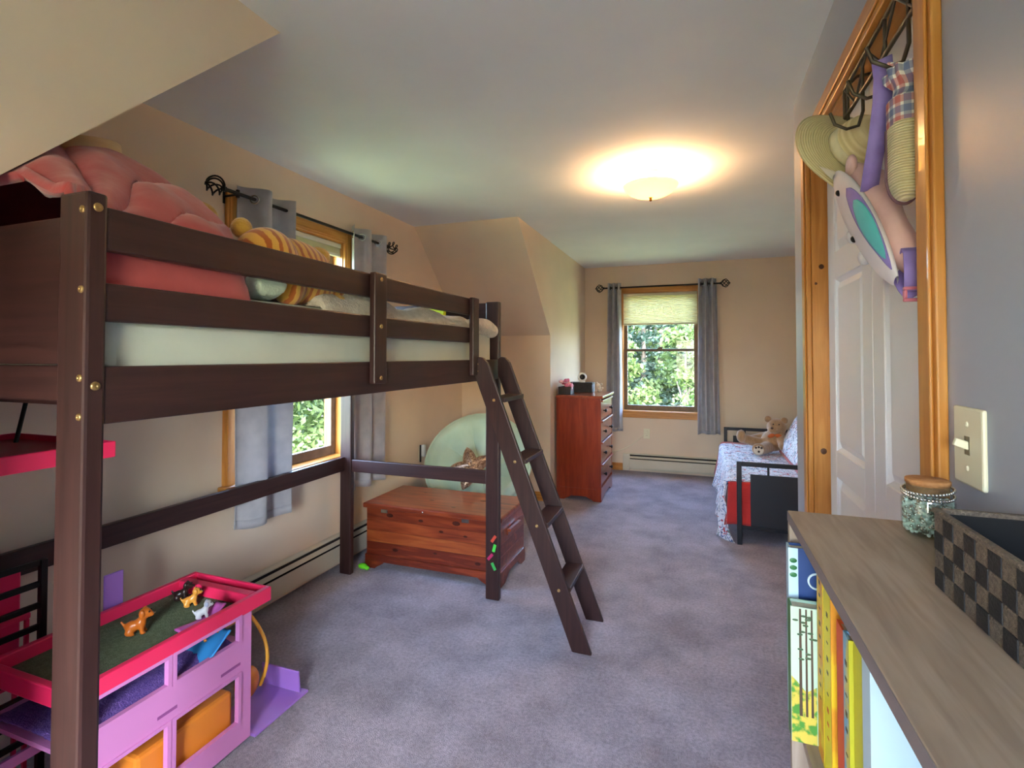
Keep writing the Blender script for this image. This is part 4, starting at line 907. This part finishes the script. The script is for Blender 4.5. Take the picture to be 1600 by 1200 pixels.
MB().prism([(.1318, .8948, zb), (.166, .8948, zb), (.166, .8948, .838), (.152, .8948, .828), (.14, .8948, .842), (.1318, .8948, .85)], (0, -.0003, 0)).build('meadow_print', printmat('meadow', (70, 130, 50), (190, 170, 70), 60), b2)
rows = (  # label, x0, ya, yb, top, cover, spine, front
 ('tall mustard yellow book with an orange-flecked spine', .166, .852, .888, 1.040, M_b('mustard', (206, 176, 40)), printmat('mustard_spine', (210, 182, 44), (204, 140, 50), 40), None),
 ('thin teal book between two yellow books', .1675, .842, .849, .955, M_b('teal', (50, 130, 160)), None, None),
 ('bright yellow book with orange front cover and green lettering', .165, .798, .840, 1.016, M_b('yellow', (222, 212, 40)), None, printmat('orange_front', (214, 170, 30), (196, 130, 30), 14)),
 ('orange-red book with a plain spine', .166, .735, .772, 1.000, M_b('orange', (206, 76, 24)), None, None),
 ('slim blue and yellow picture book', .164, .706, .731, 1.006, M_b('bluebook', (110, 160, 196)), printmat('bluebook_spine', (120, 168, 196), (208, 196, 90), 22), M_b('olive', (168, 164, 40))),
 ('lime yellow ring-edged book beside the slim blue book', .168, .668, .703, 1.022, M_b('limeyellow', (196, 196, 44)), None, M_b('olive', (168, 164, 40))),
 ('pale blue book with a dark photo on the front cover', .166, .634, .662, 1.020, M_b('skyblue', (176, 200, 214)), None, None))
for i, (lb_, x0, ya, yb, tp, mc, sp_, fr) in enumerate(rows):
    b_, f_, s_ = book(lb_, x0, .345, ya, yb, zb, tp, mc, sp_, fr)
    if i in (2, 4, 0):
        for k in range(9):
            z = tp - .03 - k * .020 - (.01 if k > 4 else 0)
            MB().box(x0 - .0004, x0, (ya + yb) / 2 - .004, (ya + yb) / 2 + .004, z - .006 + .002 * (k % 3), z).build('spine_print', M_b('ink' if i != 2 or k < 6 else 'inkred', (60, 58, 40) if i != 2 or k < 6 else (190, 60, 40)), b_)
    if i == 6:
        MB().box(.180, .24, ya - .0005, ya, .985, 1.017).build('cover_photo', printmat('dark_photo', (54, 36, 44), (110, 84, 90), 40), b_)

# jar of beads
M_jar = glass('jar_glass', (246, 250, 248), .10)
M_cork = mat('cork', (190, 134, 84), .8, (168, 112, 66), 90, .3, 150)
jc = Vector((.325, .945, zt)); jar = thing('bead_jar', 'glass jar of silver and mint beads with a cork lid on the bookcase', 'jar', jc)
JS = Matrix.Diagonal((.9, .9, 1.0))
MB().lathe([(0, .001), (.030, .001), (.036, .008), (.037, .03), (.037, .052), (.033, .062), (.031, .066), (.031, .076), (.0295, .076), (.0295, .066), (.0315, .061), (.0355, .051), (.0355, .03), (.0345, .01), (.029, .003), (0, .003)], jc, 36, JS).build('glass_body', M_jar, jar)
MB().lathe([(0, .066), (.029, .066), (.0292, .078), (.031, .078), (.031, .083), (.030, .084), (0, .084)], jc, 32, JS).build('cork_lid', M_cork, jar)
M_bead = mat('bead_silver', (226, 226, 222), .22, metal=1); M_bead2 = mat('bead_mint', (206, 228, 218), .3, (224, 238, 230), 30)
rj = random.Random(11); mb1, mb2 = MB(), MB()
for k in range(760):
    a = rj.random() * 6.283; rr = .0292 * (rj.random() ** .2); z = .006 + rj.random() * .048
    (mb1 if k % 5 < 2 else mb2).ell(jc + Vector((rr * math.cos(a), rr * math.sin(a), z)), .0027, nu=7, nv=5)
mb1.build('silver_beads', M_bead, jar, kind='stuff'); mb2.build('mint_beads', M_bead2, jar, kind='stuff')
mb = MB()
for row, zz_ in ((0, .064), (1, .071)):
    for k in range(44):
        a = 2 * math.pi * k / 44; mb.ell(jc + Vector((.0312 * math.cos(a), .0312 * math.sin(a), zz_ + .004 * math.sin(a * 1 + row) - .002)), .0024, nu=8, nv=6)
mb.build('bead_string', M_bead, jar, kind='stuff')

# woven strap basket
M_strap = mat('strap_black', (34, 33, 37), .6, (28, 27, 31), 60, .2, 300); M_mesh = mat('strap_taupe', (112, 98, 86), .75, (84, 72, 64), 320, .5, 500)
M_liner = mat('basket_liner', (22, 20, 22), .9)
bx0, bx1, by0, by1, bz0, bz1 = .262, .380, .385, .742, zt + .001, zt + .086
bs = thing('woven_basket', 'black and taupe woven strap basket on the bookcase', 'basket', ((bx0 + bx1) / 2, (by0 + by1) / 2, zt))
mb = MB(); tk = .004
mb.box(bx0 + .002, bx0 + tk, by0 + .002, by1 - .002, bz0, bz1); mb.box(bx1 - tk, bx1 - .002, by0 + .002, by1 - .002, bz0, bz1); mb.box(bx0 + tk, bx1 - tk, by0 + .002, by0 + tk, bz0, bz1); mb.box(bx0 + tk, bx1 - tk, by1 - tk, by1 - .002, bz0, bz1); mb.box(bx0 + tk, bx1 - tk, by0 + tk, by1 - tk, bz0, bz0 + .003)
mb.build('liner', M_liner, bs)
mb = MB()
for a in ((bx0 - .003, bx0 + .005, by0 - .003, by1 + .003), (bx1 - .005, bx1 + .003, by0 - .003, by1 + .003), (bx0 + .005, bx1 - .005, by0 - .003, by0 + .005), (bx0 + .005, bx1 - .005, by1 - .005, by1 + .003)): mb.box(*a, bz1 - .001, bz1 + .005)
mb.build('rim_binding', M_mesh, bs, bev=.002)
hz = (bz1 - bz0) / 4; ny = 15; wy = (by1 - by0) / ny; nx = 5; wx = (bx1 - bx0) / nx
def piece(c, size, m):
    key = (m.name, tuple(round(q, 5) for q in size))
    if key not in PC:
        PC[key] = MB().box(-size[0] / 2, size[0] / 2, -size[1] / 2, size[1] / 2, -size[2] / 2, size[2] / 2).build('strap_check', m, None, bev=.0012); o = PC[key]
    else: o = PC[key].copy(); col.objects.link(o)
    o.parent = bs; o.location = Vector(c) - wloc(bs)
PC = {}
for j in range(4):
    for i in range(ny):
        m_ = M_strap if (i + j) % 2 == 0 else M_mesh; out = .0022 if (i + j) % 2 == 0 else .001
        for x, sg in ((bx0, -1), (bx1, 1)): piece((x + sg * (out / 2 - .001), by0 + (i + .5) * wy, bz0 + (j + .5) * hz), (.003, wy, hz), m_)
    for i in range(nx):
        m_ = M_strap if (i + j) % 2 == 0 else M_mesh; out = .0022 if (i + j) % 2 == 0 else .001
        for y, sg in ((by0, -1), (by1, 1)): piece((bx0 + (i + .5) * wx, y + sg * (out / 2 - .001), bz0 + (j + .5) * hz), (wx, .003, hz), m_)
puff((.335, .53, zt + .046), .06, .12, .06, Matrix.Rotation(.3, 3, 'Z'), 'fabric_pouch', mat('magenta_cloth', (196, 50, 150), .7, sheen=.4), 'magenta cloth pouch inside the woven basket', 'pouch', n=14)

# ---------------------------------------------------------------- toys under the bed
M_hot = mat('plastic_hot_pink', (232, 44, 92), .32, spec=.5); M_lil = mat('plastic_lilac', (206, 132, 190), .38); M_pur = mat('plastic_purple', (164, 118, 206), .35)
M_turf = mat('toy_turf', (104, 120, 92), .95, (84, 100, 72), 90, .9, 260, dist=.006); M_fuzz = mat('purple_fuzz', (122, 92, 170), .95, (96, 70, 150), 90, .9, 220, dist=.008)
M_or = mat('plastic_orange', (220, 130, 44), .4); M_sky = mat('plastic_blue', (60, 146, 214), .35)
tx0, tx1, ty0, ty1 = -1.85, -1.468, .835, 1.475
ca = thing('toy_camper', 'pink and lilac toy play house with turf roof deck under the bed', 'play house', (-1.66, 1.13, 0))
MB().box(tx0 + .02, tx1 - .02, ty0 + .02, 1.395, .452, .462).build('turf_deck', M_turf, ca)
for a in ((tx0, tx0 + .022, ty0, ty1), (tx1 - .022, tx1, ty0, ty1), (tx0 + .022, tx1 - .022, ty0, ty0 + .022), (tx0 + .022, tx1 - .022, 1.39, 1.425), (tx0 + .022, tx1 - .022, ty1 - .012, ty1)):
    MB().box(*a, .450, .50).build('deck_rim', M_hot, ca, bev=.004)
def frame_wall(name, m, u0, u1, z0, z1, holes, x0, x1):
    mb = MB(); us = sorted({u0, u1} | {h[0] for h in holes} | {h[1] for h in holes}); zs_ = sorted({z0, z1} | {h[2] for h in holes} | {h[3] for h in holes})
    for i in range(len(us) - 1):
        for j in range(len(zs_) - 1):
            uc, zc = (us[i] + us[i + 1]) / 2, (zs_[j] + zs_[j + 1]) / 2
            if not any(h[0] < uc < h[1] and h[2] < zc < h[3] for h in holes): mb.box(x0, x1, us[i], us[i + 1], zs_[j], zs_[j + 1])
    return mb.build(name, m, ca)
holes = [(1.115, 1.335, .372, .447), (.865, 1.088, .372, .447), (1.115, 1.335, .10, .255), (.865, 1.088, .10, .255)]
frame_wall('side_wall', M_lil, ty0, 1.39, .02, .459, holes, tx1 - .016, tx1 - .004)
for h in holes:
    for a in ((h[0] - .012, h[1] + .012, h[2] - .012, h[2]), (h[0] - .012, h[1] + .012, h[3], h[3] + .010), (h[0] - .012, h[0], h[2], h[3]), (h[1], h[1] + .012, h[2], h[3])): MB().box(tx1 - .004, tx1 + .001, *a).build('window_trim', M_lil, ca)
M_dpl = mat('plastic_plum', (150, 76, 140), .5)
for a in ((1.27, 1.345, .288, .297), (1.06, 1.12, .288, .297)): MB().box(tx1 - .0045, tx1 - .0032, *a).build('slot', M_dpl, ca)
frame_wall('back_wall', M_lil, ty0, 1.39, .02, .20, [(.9, 1.3, .08, .17)], tx0 + .004, tx0 + .014)
for y in (ty0 + .01, 1.18, 1.375): MB().box(tx0 + .004, tx0 + .018, y, y + .014, .20, .455).build('back_column', M_lil, ca)
MB().box(tx0 + .014, tx1 - .016, ty0, 1.385, .338, .35).build('upper_floor', M_lil, ca)
mb = MB(); mb.grid(lambda s_, q: (tx0 + .05 + .30 * s_, .84 + .50 * q, .354 + .016 * (1 - abs(2 * s_ - 1) ** 4) + .004 * fbm((s_ * 20, q * 30, 0), 1)), 30, 40); mb.build('purple_rug', M_fuzz, ca, solid=.006)
MB().box(tx0 + .014, tx1 - .016, ty0, 1.385, .02, .032).build('lower_floor', M_pur, ca)
MB().box(tx0 + .06, tx1 - .03, 1.02, 1.34, .034, .20).build('orange_bunk', M_or, ca, bev=.012)
mb = MB(); mb.grid(lambda s_, q: (-1.535 - .06 * math.cos(math.pi * s_), 1.27 + .055 * (q * 2 - 1) * (.6 + .4 * math.sin(math.pi * s_)), .372 + .055 * q - .018 * math.sin(math.pi * s_)), 20, 12); mb.build('blue_swing_seat', M_sky, ca, solid=.007)
for y in (1.26, 1.31): MB().tube([(-1.60, y, .452), (-1.56, y + .005, .425), (-1.53, y, .40)], .0045, 8).build('swing_cord', M_or, ca)
pts = []
for i in range(17):
    q = i / 16; pts.append((-1.60 + .085 * math.sin(math.pi * min(1, .72 * q) ) , 1.50 + .01 * math.sin(q * 4), .365 - .245 * q ** 1.1))
MB().tube([(-1.60, 1.39, .37)] + pts, .0065, 8).build('yellow_tube', mat('plastic_yellow', (222, 156, 50), .4), ca)
MB().ell((-1.63, 1.52, .09), (.035, .05, .06)).build('orange_basin', M_or, ca)
# fold-out ramp
MB().obox((-1.565, 1.625, .065), (.185, .008, .085), Matrix.Rotation(.1, 3, 'X')).build('purple_gate', M_pur, ca, bev=.003)
MB().box(-1.66, -1.46, 1.40, 1.66, .008, .018).build('ramp_floor', M_pur, ca, bev=.003)
MB().box(-1.885, -1.875, 1.165, 1.225, .40, .60).build('purple_panel', M_pur, ca, bev=.003)
MB().box(-1.876, -1.85, 1.17, 1.22, .46, .475).build('panel_clip', M_pur, ca)

def puppy(label, loc, rz, m, ml, sc_=1.0, lying=False):
    t = thing('toy_puppy', label, 'toy animal', loc, 'toy animals on the turf deck'); Rz = Matrix.Rotation(rz, 3, 'Z')
    g = lambda x, y, z: Vector(loc) + Rz @ Vector((x, y, z)) * sc_
    mb = MB(); e = lambda p, r_: mb.ell(g(*p), tuple(q * sc_ for q in r_) if isinstance(r_, tuple) else r_ * sc_, Rz)
    e((-.016, 0, .026), (.020, .016, .017)); e((.004, 0, .032), (.016, .014, .018)); e((.016, 0, .060), (.017, .016, .016)); e((.030, 0, .055), (.011, .010, .008)); e((.010, 0, .046), .011)
    for sx, sy in ((.010, .009), (.010, -.009)): e((sx, sy, .016), (.0065, .006, .015)); e((sx + .003, sy, .005), (.009, .0065, .005))
    for sy in (.011, -.011): e((-.022, sy, .012), (.012, .008, .011)); e((-.016, sy, .005), (.011, .0065, .005))
    for k in range(4): e((-.034 - .003 * k, 0, .024 + .006 * k), .0045)
    mb.build('body', m, t, remesh=.0035 * sc_)
    for sy in (1, -1): MB().ell(g(.012, sy * .016, .062), (.008 * sc_, .004 * sc_, .012 * sc_), Rz, 10, 8).build('ear', ml, t)
    MB().ell(g(.040, 0, .058), .0035 * sc_, nu=8, nv=6).build('nose', M_black, t)
    for sy in (1, -1): MB().ell(g(.029, sy * .008, .066), .0028 * sc_, nu=8, nv=6).build('eye', M_black, t)
    return t
M_pb = mat('puppy_brown', (184, 96, 30), .3); M_pbd = mat('puppy_dark', (40, 26, 24), .3); M_pt = mat('puppy_tan', (206, 140, 56), .3); M_pg = mat('kitten_grey', (178, 180, 186), .4)
puppy('brown toy puppy standing in the middle of the turf deck', (-1.665, 1.135, .4625), .7, M_pb, M_pb, 1.05)
puppy('dark brown toy puppy in the far corner of the turf deck', (-1.745, 1.345, .4625), .6, M_pbd, M_pbd, .85)
puppy('tan toy puppy in front of the dark puppy on the turf deck', (-1.675, 1.325, .4625), .9, M_pt, M_pt, .8)
t = thing('toy_lounger', 'purple-pink toy lounger at the edge of the turf deck', 'toy lounger', (-1.535, 1.24, .4625))
def lounge(s_, q): return (-1.555 + .045 * q, 1.17 + .15 * s_, .470 + .028 * max(0, s_ - .6) ** 1.2 * 2.4 + .010 * math.cos(math.pi * s_ * 2) * .4 + .004 * abs(2 * q - 1))
MB().grid(lounge, 18, 6).build('seat', mat('lounger_orchid', (196, 96, 176), .35), t, solid=.005)
for y in (1.19, 1.29): MB().box(-1.55, -1.515, y, y + .008, .4625, .470).build('foot', M_lil, t)
puppy('grey toy kitten sitting on the purple-pink toy lounger', (-1.534, 1.255, .479), .9, M_pg, mat('kitten_blue', (150, 160, 180), .4), .72)

# tall pink doll house whose deck shows beside the bed post
dh = thing('doll_house', 'hot pink doll house deck beside the near bed post under the bed', 'doll house', (-1.78, .70, 0))
M_hotd = mat('plastic_crimson', (206, 22, 52), .35)
MB().box(-2.0, -1.555, .648, .985, 1.075, 1.083).build('deck_floor', M_hotd, dh)
for a in ((-1.56, -1.548, .648, .985), (-2.004, -1.996, .648, .985), (-1.996, -1.56, .977, .985)): MB().box(*a, 1.055, 1.10).build('deck_rim', M_hot, dh, bev=.003)
for z in (.02, .36, .72): MB().box(-2.0, -1.56, .648, .70, z, z + .012).build('storey_floor', M_hot, dh, bev=.002)
for x in (-2.0, -1.58): MB().box(x, x + .02, .65, .675, .0, 1.075).build('column', M_lil, dh, bev=.003)
MB().box(-1.98, -1.58, .648, .653, .03, 1.07).build('back_panel', M_lil, dh)
MB().tube([(-1.90, .93, 1.083), (-1.935, .975, 1.225)], .006, 8).build('flag_pole', M_black, dh)
# slatted rack and box behind the play house
rkk = thing('slatted_rack', 'black slatted metal rack standing behind the play house', 'rack', (-1.94, .85, 0))
for y in (.70, 1.018): MB().box(-1.955, -1.935, y, y + .018, 0, .70).build('upright', M_black, rkk, bev=.002)
for k in range(9): MB().box(-1.951, -1.939, .718, 1.018, .155 + k * .066, .155 + k * .066 + .018).build('slat', M_black, rkk, bev=.002)
for y in (.70, 1.018): MB().box(-2.03, -1.925, y, y + .018, 0, .014).build('foot', M_black, rkk)
t = thing('grey_box', 'grey box with a pale lid behind the black slatted rack', 'box', (-2.05, .81, 0))
MB().box(-2.06, -1.965, .71, .885, .0, .66).build('box_body', mat('box_slate', (112, 116, 122), .6), t, bev=.004)
MB().box(-2.066, -1.960, .705, .90, .66, .70).build('box_lid', mat('box_lid_grey', (150, 150, 156), .5), t, bev=.004)
t = thing('toy_chair', 'pink toy chair behind the black slatted rack', 'toy chair', (-2.0, .96, 0))
MB().box(-2.03, -2.02, .91, 1.01, .30, .66).build('backrest', M_hot, t, bev=.01); MB().box(-2.03, -1.965, .91, 1.01, .52, .54).build('seat', M_hot, t, bev=.005)
for y in (.915, .995): MB().box(-1.975, -1.965, y, y + .01, 0, .52).build('leg', M_hot, t); MB().box(-2.03, -2.02, y, y + .01, 0, .30).build('leg', M_hot, t)

# ---------------------------------------------------------------- outdoors
GZ = -2.9
mb = MB(); mb.grid(lambda s_, q: (-70 + 110 * s_, -40 + 120 * q, GZ + .25 * fbm((s_ * 12, q * 12, 0), 1) - (.35 if (-4 < -70 + 110 * s_ < 4 and -4 < -40 + 120 * q < 9) else 0)), 60, 60)
tag(mb.build('lawn', mat('grass', (100, 112, 66), .9, (116, 126, 80), 1.5, .4, 30, dist=.05)), 'green lawn outside below the windows', 'lawn', kind='stuff')
M_leafA = mat('leaf_light', (58, 76, 34), .6, (78, 94, 48), .8, trans=.4); M_leafB = mat('leaf_mid', (42, 62, 34), .6, (58, 76, 43), .8, trans=.35); M_leafC = mat('leaf_pine', (40, 58, 48), .6, (54, 72, 58), .8, trans=.3)
M_bark = mat('tree_bark', (104, 92, 80), .9, (76, 66, 58), 6, .5, 12)
def leafmesh(pts, size, rnd, flat=0.0):
    mb = MB()
    for p in pts:
        n = Vector((rnd.gauss(0, 1), rnd.gauss(0, 1), rnd.gauss(0, 1) + flat)).normalized(); a = n.orthogonal().normalized(); b = n.cross(a)
        an = rnd.random() * 6.28; a, b = a * math.cos(an) + b * math.sin(an), b * math.cos(an) - a * math.sin(an); s_ = size * (.6 + .8 * rnd.random()); p = Vector(p)
        mb.add([p - a * s_, p + b * s_ * .5, p + a * s_, p - b * s_ * .5], [(0, 1, 2, 3)])
    return mb
def broad_tree(seed, hgt, rad, m, nm, n=5200):
    rnd = random.Random(seed); cl = []
    for k in range(30):
        an = rnd.random() * 6.28; z = hgt * (.22 + .74 * rnd.random()); rr = rad * math.sin(math.pi * min(1, max(.08, (z / hgt - .12) / .9))) * (.45 + .55 * rnd.random()); cl.append((Vector((rr * math.cos(an), rr * math.sin(an), z)), rad * (.22 + .2 * rnd.random())))
    pts = []
    while len(pts) < n:
        c, r_ = rnd.choice(cl); d = Vector((rnd.gauss(0, 1), rnd.gauss(0, 1), rnd.gauss(0, 1))).normalized() * r_ * rnd.random() ** .4; d.z *= .75; pts.append(c + d)
    t = thing(nm, None, None, (0, 0, 0)); leafmesh(pts, .13, rnd, .6).build('crown', m, t, kind='stuff')
    MB().tube([(0, 0, -.2), (.05, .03, hgt * .3), (-.04, .05, hgt * .6), (0, 0, hgt * .85)], [.15, .12, .08, .03], 8).build('trunk', M_bark, t)
    for k in range(6):
        c, r_ = cl[k]; MB().tube([(0, 0, c.z * .6), (c.x * .6, c.y * .6, c.z * .9), tuple(c)], [.05, .035, .015], 6).build('branch', M_bark, t)
    return t
def pine_tree(seed, hgt, rad, m, nm):
    rnd = random.Random(seed); pts = []; t = thing(nm, None, None, (0, 0, 0)); lay = 13; br = []
    for k in range(lay):
        z = hgt * (.22 + .76 * k / lay); r_ = rad * (1 - .8 * k / lay)
        for j in range(6):
            an = j * 1.047 + k * .7 + rnd.random() * .5; L_ = r_ * (.7 + .4 * rnd.random()); br.append((z, an, L_))
            for q in range(62):
                u = rnd.random() ** .7; pts.append((L_ * u * math.cos(an) + rnd.gauss(0, .16), L_ * u * math.sin(an) + rnd.gauss(0, .16), z - .14 * L_ * u + rnd.gauss(0, .10)))
    leafmesh(pts, .12, rnd, 1.6).build('crown', m, t, kind='stuff')
    MB().tube([(0, 0, -.2), (.03, 0, hgt * .5), (0, 0, hgt)], [.14, .09, .02], 8).build('trunk', M_bark, t)
    mb = MB()
    for z, an, L_ in br[:30:3]: MB().tube([(0, 0, z), (L_ * .8 * math.cos(an), L_ * .8 * math.sin(an), z - .1 * L_)], [.03, .01], 5).build('branch', M_bark, t)
    return t
def plant(proto, spots, label, cat, group):
    for i, (x, y, rz, s_) in enumerate(spots):
        o = proto if i == 0 else copy_tree(proto); o.location = (x, y, GZ); o.rotation_euler = (0, 0, rz); o.scale = (s_,) * 3; tag(o, label, cat, group)
plant(broad_tree(1, 7.5, 2.6, M_leafA, 'leafy_tree'), [(-13.5, 16.5, 0, .85), (-17, 12.5, 1, 1.0), (-12.2, 11.2, 2, .8), (-17.5, 18.5, 4, 1.05), (-14, 7.0, .5, .9), (-9.5, 14.0, 1.5, .62)], 'pale green leafy tree outside the window beside the bed', 'tree', 'leafy trees outside the bed window')
plant(broad_tree(2, 9.0, 3.0, M_leafB, 'maple_tree'), [(-19, 15.5, 0, 1.0), (-15.5, 21.0, 2, 1.0), (-22, 9, 3, 1.1), (-22, 22, 1, 1.2)], 'mid green broad tree behind the paler trees outside the bed window', 'tree', 'broad trees outside the bed window')
plant(pine_tree(3, 10.0, 2.4, M_leafC, 'pine_tree'), [(-2.2, 22.5, 0, 1.0), (.6, 24, 1, 1.05), (-4.4, 24.5, 2, 1.0), (2.8, 25, .4, 1), (-1.0, 28, 2.2, 1.15), (-6.2, 27, 3, 1.1), (4.6, 27, 1.4, 1.1)], 'dark pine tree in the woods outside the far window', 'tree', 'pines outside the far window')
plant(broad_tree(4, 6.5, 2.3, M_leafA, 'birch_tree'), [(-.4, 19.5, 0, .80), (-3.4, 19.8, 2, .85), (2.0, 20.5, 1, .9), (-1.7, 26, 3, 1.3), (-5.5, 21.5, 4, .95), (1.0, 31, .3, 1.5), (-3.6, 31, .9, 1.55)], 'light green leafy tree in the woods outside the far window', 'tree', 'leafy trees outside the far window')
def shrub(seed, hgt, rad, m, nm, n=2600):
    rnd = random.Random(seed); pts = []
    cl = [(Vector((rad * .75 * rnd.uniform(-1, 1), rad * .75 * rnd.uniform(-1, 1), hgt * (.12 + .72 * rnd.random()))), rad * (.3 + .25 * rnd.random())) for k in range(16)]
    while len(pts) < n:
        c, r_ = rnd.choice(cl); d = Vector((rnd.gauss(0, 1), rnd.gauss(0, 1), rnd.gauss(0, 1))).normalized() * r_ * rnd.random() ** .4; p = c + d
        if p.z > 0: pts.append(p)
    t = thing(nm, None, None, (0, 0, 0)); leafmesh(pts, .11, rnd, .6).build('foliage', m, t, kind='stuff')
    for k in range(5): c = cl[k][0]; MB().tube([(.05 * k - .1, .04 * k - .08, -.1), tuple(c * .6), tuple(c)], [.04, .03, .012], 6).build('stem', M_bark, t)
    return t
plant(shrub(8, 3.4, 2.0, M_leafA, 'shrub'), [(-11.0, 12.6, 0, 1.0), (-10.6, 9.6, 1, .95), (-13.2, 13.4, 2, 1.2), (-12.6, 10.6, 3, 1.15), (-14.5, 16.4, 4, 1.3), (-11.6, 15.2, 5, 1.0), (-15.8, 12.6, .6, 1.4), (-9.9, 11.4, 2.6, .7), (-12.4, 17.6, 1.6, 1.2), (-10.8, 6.8, 3.4, .95)], 'bushy green shrub outside below the window beside the bed', 'shrub', 'shrubs outside the bed window')
plant(shrub(9, 3.2, 2.0, M_leafB, 'thicket'), [(-2.6, 17.6, 0, 1.0), (-.6, 17.2, 1, .9), (1.4, 18.0, 2, 1.0), (-4.6, 18.4, 3, 1.1), (3.4, 18.6, 4, 1.1)], 'low green undergrowth bush at the edge of the woods outside the far window', 'shrub', 'undergrowth outside the far window')
